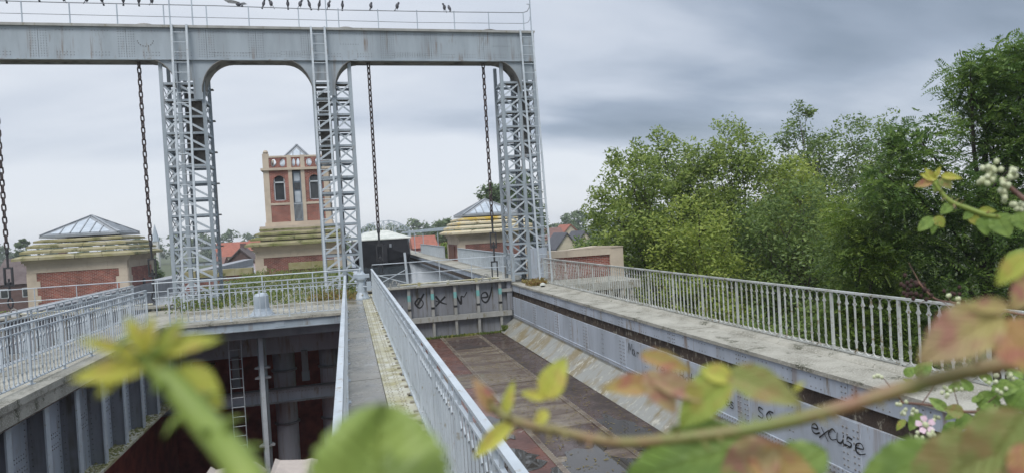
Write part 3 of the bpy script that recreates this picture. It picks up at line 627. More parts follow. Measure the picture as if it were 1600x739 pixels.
part('lower_flange', MB().box(-13.2, XR, YF-.08, YF+.03, ZB-.03, ZB-.002), 'steel', gt)
part('rear_web', MB().box(-13.2, XR, YB, YB+.03, ZB, ZT-.06), 'steel', gt)
part('end_plate', MB().box(XR-.004, XR+.012, YF+.031, YB-.001, ZB, ZT-.06), 'steel', gt)
part('deck_plate', MB().box(-13.2, XR, YF+.031, YB-.001, ZT-.09, ZT-.06), 'steel', gt)
def bracket(xl, sgn, rx, rz, leg):   # xl: edge of the leg, sgn: direction of the arch from it
    m = MB(); n = 10
    arc = [(xl+sgn*rx*(1-math.cos(a)), ZB-rz*(1-math.sin(a))) for a in [math.pi/2*i/n for i in range(n+1)]]
    poly = [(xl-sgn*leg, ZB-.03)]+[(xl-sgn*leg, arc[0][1]-.25), (xl, arc[0][1]-.25)]+arc
    poly = [(x, YF+.005, z) for x, z in poly]
    if sgn > 0: pass
    m.prism(poly, (0, .022, 0)); part('bracket_plate', m, 'steel', gt)
    m = MB()
    for (xa, za), (xb, zb) in zip(arc, arc[1:]):
        m.add([(xa, YF-.07, za), (xb, YF-.07, zb), (xb, YB+.05, zb), (xa, YB+.05, za), (xa-sgn*.012, YF-.07, za+.02), (xb-sgn*.012, YF-.07, zb+.02), (xb-sgn*.012, YB+.05, zb+.02), (xa-sgn*.012, YB+.05, za+.02)], [(0,1,2,3),(7,6,5,4),(0,4,5,1),(2,6,7,3)])
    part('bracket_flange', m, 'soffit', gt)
bracket(-5.47, -1, .85, 1.0, .06); bracket(-4.62, 1, .95, 1.15, .3); bracket(-.88, -1, .95, 1.25, .06); bracket(-.08, 1, .82, 1.05, .22); bracket(6.98, -1, .95, 1.2, .1)
for xx in (-6.38, .42, 5.9):
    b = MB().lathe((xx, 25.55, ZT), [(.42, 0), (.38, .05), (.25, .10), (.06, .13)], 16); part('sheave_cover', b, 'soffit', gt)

# handrail on top of the girder
t = thing('roof_handrail', 'thin two bar handrail running along the top of the girder where pigeons perch', 'handrail', (-2.6, 25.4, ZT))
part('top_bar', MB().tube([(-13, 25.4, 10.66), (-9, 25.4, 10.64), (-4, 25.4, 10.65), (.2, 25.4, 10.60), (4.3, 25.4, 10.62), (7.33, 25.4, 10.66), (7.5, 25.4, 10.72), (7.6, 25.4, 10.88), (7.6, 25.4, 11.0), (7.5, 25.4, 11.0)], .018, 5), 'pit_steel', t)
part('middle_bar', MB().tube([(-13, 25.4, 10.25), (-7, 25.4, 10.23), (-2, 25.4, 10.22), (3, 25.4, 10.19), (7.33, 25.4, 10.23), (7.5, 25.4, 10.27), (7.6, 25.4, 10.4), (7.6, 25.4, 10.5)], .012, 5), 'pit_steel', t)
pm = MB().box(-.018, .018, -.014, .014, 0, .8).mesh('post', 'pale_metal'); tall = MB().box(-.02, .02, -.016, .016, 0, 1.35).mesh('tall_post', 'pale_metal')
for xx in (-12.9, -11.5, -10.1, -8.68, -7.23, -5.76, -4.37, -2.96, -1.24, .18, 1.63, 3.1, 4.54, 5.91, 7.33): put('post', pm, t, (xx, 25.4, ZT))
for xx in (-5.56, -4.83, -.26, 7.62): put('tall_post', tall, t, (xx, 25.36, ZT))

# lattice towers: xa gate side leg, xb inner leg, xc outer leg
def leg_mb(x, y, z1, z0=0.0, s=.1):
    m = MB(); h = s/2; m.box(x-h, x+h, y-h, y-h+.02, z0, z1); m.box(x-h, x-h+.02, y-h+.02, y+h, z0, z1); return m
def lattice_tower(label, xa, xb, xc, lad0, lad1, cabinet):
    y0, y1 = 25.36, 26.45; sg = 1 if xb > xa else -1
    t = thing('lattice_tower', label, 'tower', ((xa+xc)/2, 25.9, 0), 'lattice towers carrying the girder')
    for x, y, zt in ((xa, y0, ZB+.02), (xb, y0, ZB+.02), (xc, y0, ZB+.02), (xa, y1, ZB), (xb, y1, ZB), (xc, y1, ZB)):
        part('leg', leg_mb(x, y, zt, 0, .125), 'steel', t)
    P = .58; lv = [.33+P*i for i in range(14)]
    lo, hi = min(xa, xb), max(xa, xb); lo2, hi2 = min(xb, xc), max(xb, xc)
    ha = MB().box(lo+.05, hi-.05, -.05, -.03, -.04, .04).mesh('strut', 'steel')
    hb = MB().box(lo2+.05, hi2-.05, -.05, -.03, -.04, .04).mesh('strut', 'steel')
    sh = MB().box(lo+.05, hi-.05, -.029, .62, .012, .032).box(lo2+.05, hi2-.05, -.029, .62, .012, .032).mesh('shelf_plate', 'soffit')  # dark plate colour paints in the shade beneath the struts
    hr = MB().box(min(xa, xc)+.05, max(xa, xc)-.05, -.02, .02, -.05, .05).mesh('rear_strut', 'steel')
    hs = MB().box(-.02, .02, .05, y1-y0-.05, -.05, .05).mesh('side_strut', 'steel')
    d1 = MB().bar((lo+.03, -.045, .05), (hi-.03, -.045, P-.05), .062, .012, up=(0, 1, 0)).mesh('brace', 'rail_steel')
    d2 = MB().bar((hi-.03, -.03, .05), (lo+.03, -.03, P-.05), .062, .012, up=(0, 1, 0)).mesh('brace', 'steel')
    ga, gb = ((lo2, hi2) if sg < 0 else (hi2, lo2))
    if sg > 0: ga, gb = gb, ga
    d3 = MB().bar((ga, -.035, P-.05) if (xa < 0 and xa < xb) or xa > 5 else (gb, -.035, P-.05), ((gb) if (xa < 0 and xa < xb) or xa > 5 else ga, -.035, .05), .075, .014, up=(0, 1, 0)).mesh('diagonal', 'rail_steel')
    e1 = MB().bar((0, .03, .05), (0, y1-y0-.03, P-.05), .045, .012, up=(1, 0, 0)).mesh('side_brace', 'steel')
    e2 = MB().bar((.014, y1-y0-.03, .05), (.014, .03, P-.05), .045, .012, up=(1, 0, 0)).mesh('side_brace', 'steel')
    f1 = MB().bar((lo+.03, 0, .05), (hi-.03, 0, P-.05), .045, .012, up=(0, 1, 0)).mesh('rear_brace', 'steel')
    for i, z in enumerate(lv):
        if z > 8.3: break
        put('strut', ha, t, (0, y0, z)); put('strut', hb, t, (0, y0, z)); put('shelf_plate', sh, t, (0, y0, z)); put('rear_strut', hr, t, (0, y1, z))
        for x in (xa, xb, xc): put('side_strut', hs, t, (x, y0, z))
        if i < len(lv)-1:
            put('brace', d1, t, (0, y0, z)); put('brace', d2, t, (0, y0, z)); put('diagonal', d3, t, (0, y0, z))
            for x in (xa, xc): put('side_brace', e1, t, (x-.01, y0, z)); put('side_brace', e2, t, (x-.01, y0, z))
            if i % 2 == 0: put('side_brace', e1, t, (xb-.01, y0, z))
    part('upper_plate', MB().box(lo2+.05, hi2-.05, YF+.05, YF+.07, 7.95, ZB-.04), 'steel', t)
    part('counterweight_guide', MB().box(lo2+.12, hi2-.14, y0+.35, y0+.7, 5.1, 7.6), 'soffit', t)
    part('guide_rail', MB().box(xb-.07*sg-.04, xb-.07*sg+.04, y0+.4, y0+.5, .1, ZB-.1), 'shade_steel', t)
    if cabinet: part('base_panel', MB().box(lo2+.055, hi2+.10, y0-.1, y0-.06, .05, 1.28).box(hi2+.10, hi2+.13, y0-.1, y1, .05, 1.28), 'wall_steel', t)
    b = MB()
    for x in (xa, xb, xc):
        b.box(x-.12, x+.12, y0-.12, y0+.12, 0, .03); b.box(x-.12, x+.12, y1-.12, y1+.12, 0, .03)
    part('foot_plates', b, 'soffit', t)
    b = MB()
    for z in lv[1::2]:
        if z < 8: b.box(xc-.03, xc+.13, y1-.02, y1+.16, z, z+.05)
    part('rear_lugs', b, 'soffit', t)
    # forward leaning ladder
    ld = part('ladder', MB().bar((lad0, YF-.16, ZT), (lad0, 24.25, .0), .055, .07, up=(1, 0, 0)).bar((lad1, YF-.16, ZT), (lad1, 24.25, .0), .055, .07, up=(1, 0, 0)), 'rail_steel', t)
    rm = MB().tube([(lad0, 0, 0), (lad1, 0, 0)], .014, 5).mesh('rung', 'rail_steel')
    for k in range(27):
        z = .35+k*.355; f = z/ZT; put('rung', rm, ld, (0, 24.25+(YF-.16-24.25)*f, z))
lattice_tower('left lattice tower between the low brick pavilion and the tall brick tower', -5.96, -5.42, -4.62, -5.46, -4.98, False)
lattice_tower('middle lattice tower standing in front of the tall brick tower', .46, -.16, -.86, -.82, -.34, False)
lattice_tower('right lattice tower at the end of the girder, on the trough wall coping', 6.28, 6.98, 7.6, 7.07, 7.55, True)

# chains
def link_mesh():
    m = MB(); n = 12; pts = []
    for k in range(n+1):
        a = 2*math.pi*k/n; pts.append((.056*math.cos(a), 0, .085*math.sin(a)+(.045 if math.sin(a) > 0 else -.045)))
    return m.tube(pts, .026, 6, False).mesh('link', 'chain')
LK = link_mesh()
def chain(label, x, ztop, zlink, zend, y=25.5, hook=True):
    t = thing('lifting_chain', label, 'chain', (x, y, zend), 'lifting chains hanging from the girder')
    z = ztop-.13; k = 0
    while z > zlink: put('link', LK, t, (x, y, z), (0, 0, math.pi/4 if k % 2 else -math.pi/4)); z -= .208; k += 1
    z += .08
    part('eye_plate', MB().lathe((x, y, ztop-.03), [(.13, 0), (.13, .03)], 10), 'soffit', t)
    part('rod', MB().tube([(x, y, z), (x, y, z-.12), (x, y, z-.2), (x, y, z-.62)], [.05, .065, .04, .035], 8), 'dark_steel', t)
    zt = z-.6; b = MB(); b.box(x-.13, x+.13, y-.05, y+.05, zt-.06, zt); b.box(x-.13, x-.09, y-.05, y+.05, zt-.58, zt-.06); b.box(x+.09, x+.13, y-.05, y+.05, zt-.58, zt-.06); b.box(x-.13, x+.13, y-.05, y+.05, zt-.64, zt-.58)
    b.lathe((x, y, zt-.58), [(.07, 0), (.07, .07), (.03, .1), (.03, .2)], 8); part('turnbuckle', b, 'dark_steel', t)
    part('lower_rod', MB().tube([(x, y, zt-.64), (x, y, zend)], .035, 8), 'dark_steel', t)
    if hook:
        b = MB(); b.tube([(x+.075*math.cos(a), y, zend-.14+.17*math.sin(a)) for a in np.linspace(0, 2*math.pi, 13)], .03, 6, False); part('shackle', b, 'dark_steel', t)
    else:
        b = MB(); b.box(x-.14, x-.10, y-.03, y+.03, zend-.75, zend+.02); b.box(x+.08, x+.12, y-.03, y+.03, zend-.75, zend+.02); b.box(x-.14, x+.12, y-.03, y+.03, zend-.03, zend+.02); part('fork', b, 'dark_steel', t)
chain('rusty chain at the left frame edge with an open shackle below its turnbuckle', -11.05, 8.7, 2.35, .75)
chain('dark chain hanging beside the left lattice tower, ending by the low pavilion', -6.68, 8.7, 2.35, .6)
chain('dark chain hanging right of the middle tower in front of the black barge', 1.17, 8.7, 2.5, 1.0)
chain('dark chain hanging beside the right tower in front of the yellow mossy roof', 5.6, 8.7, 2.55, .85, hook=False)

# pigeons
def pigeon(mat):
    m = MB(); m.ball((0, 0, .10), .065, 8, 6, (.85, .95, 1.45)); m.ball((0, -.055, .215), .034, 7, 5, (1, 1.1, 1)); m.tube([(0, -.04, .17), (0, -.05, .2)], [.04, .028], 6)
    m.add([(-.02, .03, .06), (.02, .03, .06), (.03, .10, -.08), (-.03, .10, -.08), (0, .05, .03)], [(0,1,2,3),(0,4,1),(3,2,4)])
    m.tube([(0, -.085, .213), (0, -.115, .205)], [.010, .002], 4); m.tube([(-.02, 0, .03), (-.02, -.01, -.02)], .006, 4); m.tube([(.02, 0, .03), (.02, -.01, -.02)], .006, 4)
    o = m.mesh('pigeon', mat)
    for p in o.polygons: p.use_smooth = True
    return o
PG = pigeon('bird_grey')
px = [(-10.53, 'first pigeon from the left on the girder handrail'), (-9.56, 'second pigeon from the left end of the handrail'), (-8.83, 'third pigeon from the left end of the handrail'), (-8.14, 'fourth pigeon from the left end of the handrail'), (-7.67, 'fifth pigeon from the left end of the handrail'), (-7.01, 'pigeon third to the left of the left tower ladder'), (-6.53, 'pigeon second to the left of the left tower ladder'), (-6.11, 'pigeon nearest to the left of the left tower ladder'),
      (-2.45, 'pigeon just right of the wing spreading bird'), (-2.17, 'second pigeon right of the wing spreading bird'), (-1.59, 'lone pigeon in the gap left of the middle tower row'), (-1.16, 'pigeon beside a handrail post left of the middle tower'), (-.82, 'slim upright pigeon next left of the middle ladder'), (-.51, 'leaning pigeon close to the tall middle post'), (-.14, 'small pigeon just right of the tall middle post'), (.35, 'large pigeon right of the middle tower'),
      (1.4, 'single pigeon between two posts right of the middle tower'), (2.36, 'single pale pigeon halfway to the pair on the right'), (4.17, 'left pigeon of the pair near the right end'), (4.42, 'right pigeon of the pair near the right end, leaning away')]
for i, (xx, lb) in enumerate(px):
    o = put('pigeon', PG, None, (xx, 25.4, 10.68+.0*i), (0, R([0, 6, -8, 14, -4][i % 5]) if xx < 4.3 else R(28), R(rnd.uniform(-160, 160))), scale=[rnd.uniform(.95, 1.15)]*3); tag(o, lb+', dark grey', 'pigeon', 'pigeons on the handrail')
t = thing('pigeon', 'pale pigeon with wings spread, landing on the girder handrail', 'pigeon', (-3.33, 25.4, 10.66), 'pigeons on the handrail')
b = MB(); b.ball((-3.28, 25.4, 10.72), .07, 8, 6, (1.4, .8, .9)); b.ball((-3.16, 25.4, 10.66), .04, 7, 5); part('body', b, 'bird_grey', t)
for s in (-1, 1):
    b = MB(); b.add([(-3.30, 25.4, 10.76), (-3.22, 25.4+s*.05, 10.78), (-3.30+s*.20, 25.4+s*.12, 10.84), (-3.38+s*.38, 25.4+s*.2, 10.80), (-3.4+s*.2, 25.4+s*.1, 10.72), (-3.28, 25.4, 10.73)], [(0,1,2),(0,2,4),(2,3,4),(0,4,5),(5,4,2,1)]); part('wing', b, 'bird_white', t)

# ---------------------------------------------------------------- pavilions
def quad_on(m, a, b, c, d, th, nrm):
    nrm = Vector(nrm)*th; m.add([Vector(p) for p in (a, b, c, d)]+[Vector(p)+nrm for p in (a, b, c, d)], [(4,5,6,7),(0,1,5,4),(1,2,6,5),(2,3,7,6),(3,0,4,7),(3,2,1,0)])
def stepped_roof(t, x0, x1, y0, y1, zs, outs, mat, nst, seed):
    r = random.Random(seed)
    for k in range(len(outs)):
        za, zb = zs[k], zs[k+1]; o0 = outs[k]; o1 = outs[k+1] if k+1 < len(outs) else o0-.26
        for side in range(4):
            A, B = {0: ((x0, y0), (x1, y0)), 1: ((x1, y0), (x1, y1)), 2: ((x1, y1), (x0, y1)), 3: ((x0, y1), (x0, y0))}[side]
            A = Vector((*A, 0)); B = Vector((*B, 0)); d = (B-A).normalized(); nr = Vector((d.y, -d.x, 0)); Ln = (B-A).length
            cuts = [0]+sorted((i+r.uniform(-.25, .25))/nst for i in range(1, nst))+[1]
            for i in range(nst):
                def pt(u, out, z):
                    e = -out+2*out*u+ (Ln+0)*u; e = -out+(Ln+2*out)*u
                    return A+d*e+nr*out+Vector((0, 0, z))
                g = .004; j = r.uniform(-.014, .014); ua, ub = cuts[i]+g/2, cuts[i+1]-g/2
                ti = -.55
                vs = [pt(ua, o0+j, za), pt(ub, o0+j, za), pt(ub, o0+j, za+(zb-za)*.4), pt(ua, o0+j, za+(zb-za)*.4), pt(ua, o1-.05+j, zb-.075), pt(ub, o1-.05+j, zb-.075), pt(ua, ti, za+.002), pt(ub, ti, za+.002), pt(ua, ti, zb-.075), pt(ub, ti, zb-.075)]
                m = MB(); m.add(vs, [(0,1,2,3),(3,2,5,4),(4,5,9,8),(1,0,6,7),(0,3,4,8,6),(2,1,7,9,5)]); part('roof_stone', m, mat, t)
def glass_roof(t, x0, x1, y0, y1, z0, z1, nb=6):
    cxm, cym = (x0+x1)/2, (y0+y1)/2; ap = Vector((cxm, cym, z1))
    part('lead_curb', MB().box(x0, x1, y0, y1, z0-.14, z0), 'lead', t)
    cs = [Vector((x0, y0, z0)), Vector((x1, y0, z0)), Vector((x1, y1, z0)), Vector((x0, y1, z0))]
    m = MB(); m.add([c for c in cs]+[ap], [(0,1,4),(1,2,4),(2,3,4),(3,0,4),(3,2,1,0)]); part('lead_slope', m, 'lead', t)
    for k in range(4):
        A, B = cs[k], cs[(k+1) % 4]; nrm = (B-A).cross(ap-A).normalized()
        def P(u, v): return A.lerp(B, u).lerp(ap, 0)+(ap-(A+B)/2)*v+((A+B)/2-A.lerp(B, .5))*0
        us = np.linspace(.12, .88, nb+1)
        for a, c in zip(us, us[1:]):
            top = lambda u: max(.04, (1-abs(2*u-1))-.17)
            a2, c2 = a+.008, c-.008
            pts = [P(a2, .05), P(c2, .05)]+[P(c2, top(c2))]+([P(.5, top(.5))] if a2 < .499 and c2 > .501 else [])+[P(a2, top(a2))]
            m = MB(); m.prism([p+nrm*.006 for p in pts], nrm*.016); part('roof_pane', m, 'roof_glass', t)
            if a > .13: part('glazing_bar', MB().bar(P(a, .03)+nrm*.03, P(a, top(a)+.06)+nrm*.03, .05, .05, up=nrm), 'lead', t)
        part('hip_flashing', MB().bar(A+Vector((0,0,.02)), ap+Vector((0,0,.02)), .14, .05), 'lead', t)
    part('eaves_flashing', MB().box(x0-.03, x1+.03, y0-.03, y1+.03, z0-.15, z0-.05), 'lead', t)
def quoined_side(t, side, a0, a1, fixed, z0, z1, brick, pier=.62, toothed=True):
    # stone frame round a brick panel on one face; side 'f' faces -y, 'r' faces +x, 'l' faces -x
    def bx(u0, u1, za, zb, pr):
        if side == 'f': return MB().box(u0, u1, fixed-pr, fixed+.05, za, zb)
        if side == 'r': return MB().box(fixed-.05, fixed+pr, u0, u1, za, zb)
        return MB().box(fixed-pr, fixed+.05, u0, u1, za, zb)
    part('brick_panel', bx(a0+.3, a1-.3, z0, z1, .018), brick, t)
    h = .36; z = z1; k = 0
    while z > z0:
        zb = z; z -= h*(1.25 if k % 2 == 0 else 1.0); wd = pier-.16 if k % 2 == 0 else pier
        wd = wd if toothed else pier
        part('quoin', bx(a0-.001*(k % 2), a0+wd, max(z, z0)+.003, zb-.003, .045), 'stone', t); part('quoin', bx(a1-wd, a1+.001*(k % 2), max(z, z0)+.003, zb-.003, .045), 'stone', t); k += 1
def pavilion(name, label, x0, y0, W, mat, seed, brick='brick', apex=4.3, glass=True, nb=6):
    x1, y1 = x0+W, y0+W
    t = thing(name, label, 'pavilion', (x0+W/2, y0+W/2, -8))
    part('wall', MB().box(x0, x1, y0, y1, -8.1, 1.85), 'stone', t)
    quoined_side(t, 'f', x0, x1, y0, -3.0, 1.13, brick); quoined_side(t, 'r', y0, y1, x1, -3.0, 1.13, brick); quoined_side(t, 'l', y0, y1, x0, -3.0, 1.13, brick)
    n = 5
    for i in range(n):
        a, c = x0+(W)*i/n, x0+W*(i+1)/n
        part('frieze_stone', MB().box(a+.003, c-.003, y0-.05, y0+.05, 1.135, 1.55), 'stone', t)
        part('frieze_stone', MB().box(x1-.05, x1+.05, y0+W*i/n+.06, y0+W*(i+1)/n, 1.135, 1.55), 'stone', t)
    part('cornice', MB().box(x0-.09, x1+.09, y0-.09, y1+.09, 1.56, 1.70), 'stone', t); part('cornice_top', MB().box(x0-.19, x1+.19, y0-.19, y1+.19, 1.70, 1.84), 'stone', t)
    stepped_roof(t, x0, x1, y0, y1, [1.85, 2.2, 2.5, 2.79, 3.05], [.52, .22, -.02, -.27], mat, 4, seed)
    if glass: glass_roof(t, x0+.52, x1-.52, y0+.52, y1-.52, 3.2, apex, nb)
    else: part('roof_core', MB().box(x0+.3, x1-.3, y0+.3, y1-.3, 1.9, 3.05), 'stone', t)
    return t
pl_ = pavilion('brick_pavilion', 'low brick and stone pavilion with mossy stepped stone roof and glass pyramid, on the left', -17.3, 42.0, 5.03, 'moss_stone', 3)
part('slot_window', MB().box(-12.27, -12.21, 44.6, 45.0, -1.2, .35), 'dark_steel', pl_)
pr_ = pavilion('brick_pavilion', 'right pavilion with yellow lichen stepped roof and glass pyramid behind the right tower', 7.42, 45.0, 5.1, 'lichen_stone', 8, 'brick_dark')
part('brown_hatch', MB().box(7.34, 7.40, 46.6, 49.2, -.6, 1.05), 'panel_brown', pr_)
pt = pavilion('brick_tower', 'tall brick tower with arched windows, balcony door and pierced parapet above a mossy base', -5.5, 43.0, 5.1, 'moss_dark', 5, 'brick_dark', glass=False)
def cell(m, O, U, V, nrm, w_, h_, th, hole):
    # plate w_ x h_ with a star shaped hole given as list of (u, v) around its centre
    O, U, V, nrm = map(Vector, (O, U, V, nrm)); n = len(hole); hc = Vector((sum(p[0] for p in hole)/n, sum(p[1] for p in hole)/n))
    out = []
    for u, v in hole:
        du, dv = u-hc.x, v-hc.y; k = min([( (w_-hc.x)/du if du > 0 else -hc.x/du) if abs(du) > 1e-9 else 1e9, ((h_-hc.y)/dv if dv > 0 else -hc.y/dv) if abs(dv) > 1e-9 else 1e9]); out.append((hc.x+du*k, hc.y+dv*k))
    cor = [(0, 0), (w_, 0), (w_, h_), (0, h_)]
    f3 = lambda p, d: O+U*p[0]+V*p[1]+nrm*d
    vs = [f3(p, 0) for p in hole]+[f3(p, 0) for p in out]+[f3(p, -th) for p in hole]+[f3(p, -th) for p in out]; fs = []
    for i in range(n):
        j = (i+1) % n; fs += [(i, n+i, n+j, j), (2*n+j, 3*n+j, 3*n+i, 2*n+i), (j, 2*n+j, 2*n+i, i)]
        for c in cor:
            a, b_ = Vector(out[i]), Vector(out[j]); cv = Vector(c)
            if abs(a.x-b_.x) > 1e-6 and abs(a.y-b_.y) > 1e-6 and (abs(a.x-cv.x) < 1e-6 or abs(a.y-cv.y) < 1e-6) and (abs(b_.x-cv.x) < 1e-6 or abs(b_.y-cv.y) < 1e-6):
                q = len(vs); vs += [f3(c, 0)]; fs.append((n+i, q, n+j))
    m.add(vs, fs)
# upper storey
ux0, ux1, uy0 = -4.83, -.92, 43.92; uy1 = uy0+3.91
BZ, SZ, CZ, PZ = 3.03, 4.40, 6.55, 7.6
part('plinth', MB().box(ux0-.08, ux1+.08, uy0-.08, uy1+.08, 2.9, 3.3), 'stone', pt)
part('core', MB().box(ux0+.75, ux1-.75, uy0+1.2, uy1-.2, 3.0, 6.5), 'brick_dark', pt)
part('back_wall', MB().box(ux0+.1, ux1-.1, uy1-.2, uy1, 3.0, 6.5), 'brick', pt)
def upper_face(O, U, nrm):
    O, U, nrm = map(Vector, (O, U, nrm)); Vv = Vector((0, 0, 1)); Wd = 3.91
    def bx(name, u0, u1, z0, z1, d0, d1, mat):
        m = MB(); p = [O+U*u+nrm*d+Vv*z for z in (z0, z1) for u, d in ((u0, d0), (u1, d0), (u1, d1), (u0, d1))]
        m.add(p, [(0,1,2,3),(7,6,5,4),(4,5,1,0),(5,6,2,1),(6,7,3,2),(7,4,0,3)]); return part(name, m, mat, pt)
    for u0, u1 in ((0, .32), (Wd-.32, Wd)): bx('corner_pier', u0, u1, 3.3, CZ, -.3, .03, 'stone')
    for u0, u1 in ((1.46, 1.69), (2.22, 2.45)): bx('pilaster', u0, u1, 3.3, CZ, -.3, .05, 'stone')
    for u0, u1 in ((.32, 1.46), (2.45, Wd-.32)):
        bx('brick_panel', u0, u1, 3.3, 4.36, -.25, .0, 'brick'); bx('sill_band', u0, u1, 4.36, 4.50, -.25, .04, 'stone')
        wd = u1-u0; hw = .34; z0, zs = .14, 1.33
        hole = [(wd/2+hw, z0), (wd/2+hw, (z0+zs)/2)]+[(wd/2+hw*math.cos(a), zs+.40*math.sin(a)) for a in np.linspace(0, math.pi, 13)]+[(wd/2-hw, (z0+zs)/2), (wd/2-hw, z0), (wd/2, z0)]
        m = MB(); cell(m, O+U*u0+Vv*4.5, U, Vv, nrm, wd, CZ-4.5, .25, hole); part('window_wall', m, 'brick', pt)
        cu = (u0+u1)/2
        wn = bx('window', cu-hw, cu+hw, 4.60, 6.12, -.20, -.16, 'window_glass')
        for q0, q1, a, c in ((cu-hw, cu-hw+.07, 4.6, 6.1), (cu+hw-.07, cu+hw, 4.6, 6.1), (cu-hw, cu+hw, 4.60, 4.69), (cu-hw, cu+hw, 5.76, 5.84)):
            m = MB(); p = [O+U*u+nrm*d+Vv*z for z in (a, c) for u, d in ((q0, -.155), (q1, -.155), (q1, -.06), (q0, -.06))]
            m.add(p, [(0,1,2,3),(7,6,5,4),(4,5,1,0),(5,6,2,1),(6,7,3,2),(7,4,0,3)]); part('frame', m, 'frame_paint', wn)
    bx('wall_back', .40, Wd-.40, 3.3, CZ, -.30, -.27, 'dark_steel')
    dr = bx('door', 1.70, 2.21, 3.25, 6.45, -.20, -.14, 'door_blue')
    for a, c in ((3.45, 4.35), (4.5, 5.2), (5.3, 5.75), (5.85, 6.35)):
        m = MB(); p = [O+U*u+nrm*d+Vv*z for z in (a, c) for u, d in ((1.78, -.139), (2.13, -.139), (2.13, -.12), (1.78, -.12))]
        m.add(p, [(0,1,2,3),(7,6,5,4),(4,5,1,0),(5,6,2,1),(6,7,3,2),(7,4,0,3)]); part('door_pane', m, 'roof_glass' if a in (4.5, 5.85) else 'window_glass', dr)
    b = MB()
    b.bar(O+U*1.68+nrm*.08+Vv*4.42, O+U*2.23+nrm*.08+Vv*4.42, .05)
    for q in range(8): b.bar(O+U*(1.70+.073*q)+nrm*.08+Vv*3.35, O+U*(1.70+.073*q)+nrm*.08+Vv*4.42, .018)
    part('balcony_rail', b, 'rail_steel', pt)
    bx('cornice', -.14, Wd+.14, CZ, CZ+.15, -.3, .16, 'stone')
    for u0, u1 in ((0, .34), (1.42, 1.68), (2.23, 2.49), (Wd-.34, Wd)): bx('parapet_pier', u0, u1, CZ+.15, 7.62 if u0 in (0, Wd-.34) else 7.5, -.28, .03, 'stone')
    for u0, u1 in ((.34, 1.42), (1.68, 2.23), (2.49, Wd-.34)):
        bx('parapet_coping', u0, u1, 7.36, 7.47, -.25, .02, 'stone'); n = 2; cw = (u1-u0)/n; m = MB(); m2 = MB()
        for i in range(n):
            ew = min(.17, cw*.36); hole = [(cw/2+ew*math.cos(a), .33+.26*math.sin(a)) for a in [2*math.pi*k/20 for k in range(20)]]
            cell(m, O+U*(u0+cw*i)+Vv*(CZ+.15), U, Vv, nrm, cw, .66, .2, hole)
        part('pierced_parapet', m, 'brick', pt)
upper_face((ux0, uy0, 0), (1, 0, 0), (0, -1, 0)); upper_face((ux1, uy0, 0), (0, 1, 0), (1, 0, 0)); upper_face((ux0, uy1, 0), (0, -1, 0), (-1, 0, 0))
glass_roof(pt, ux0+.45, ux1-.45, uy0+.45, uy1-.45, 6.75, 8.4, 5)
part('corner_finial', MB().lathe((ux0+.17, uy0+.15, 7.62), [(.12, 0), (.17, .1), (.1, .22)], 10), 'stone', pt)

# low walls
def cap_wall(label, x0, x1, y0, y1, zb, zc, zt, stonemat, brick, pier=None, cat='wall'):
    t = thing('brick_wall', label, cat, ((x0+x1)/2, y0, zb)); part('brickwork', MB().box(x0, x1, y0, y1, zb, zc), brick, t)
    n = max(2, int((x1-x0)/.9))
    for i in range(n):
        a, c = x0-.05+(x1-x0+.1)*i/n, x0-.05+(x1-x0+.1)*(i+1)/n; part('cap_stone', MB().box(a+.004, c-.004, y0-.09, y1+.09, zc+.002, zt+rnd.uniform(-.015, .015)), stonemat, t)
    if pier: part('end_pier', MB().box(*pier), 'stone', t)
    return t
cap_wall('low brick wall with mossy stone cap left of the tall brick tower', -9.4, -5.55, 41.4, 41.8, -3, .28, .68, 'moss_stone', 'brick_dark')
cap_wall('low mossy capped wall in front of the tall brick tower, beside the middle lattice tower', -3.5, -.9, 42.2, 42.55, -3, .35, .78, 'moss_stone', 'brick_dark')
t = cap_wall('red brick wall with pale stone coping and end pier beside the right railing', 8.45, 11.5, 28.0, 28.5, -6, .68, .98, 'stone', 'brick', (11.5, 12.15, 27.93, 28.55, -6, .98))
b = MB(); b.prism([(9.6, 27.9, 1.0), (10.9, 27.9, 1.09), (12.16, 27.9, 1.02), (12.16, 27.9, .985), (9.6, 27.9, .985)], (0, .7, 0)); part('coping_ridge', b, 'stone', t)
t = thing('concrete_ledge', 'grey concrete ledge with small dark openings behind the right railing', 'ledge', (10, 26, -2)); part('slab', MB().box(7.7, 11.7, 25.2, 27.9, -.6, -.28), 'concrete', t)
b = MB(); b.box(7.75, 11.6, 25.3, 27.8, -6, -1.1)
for i in range(9): b.box(7.75+.43*i, 7.93+.43*i, 25.25, 25.5, -1.1, -.6)
part('supports', b, 'concrete', t)

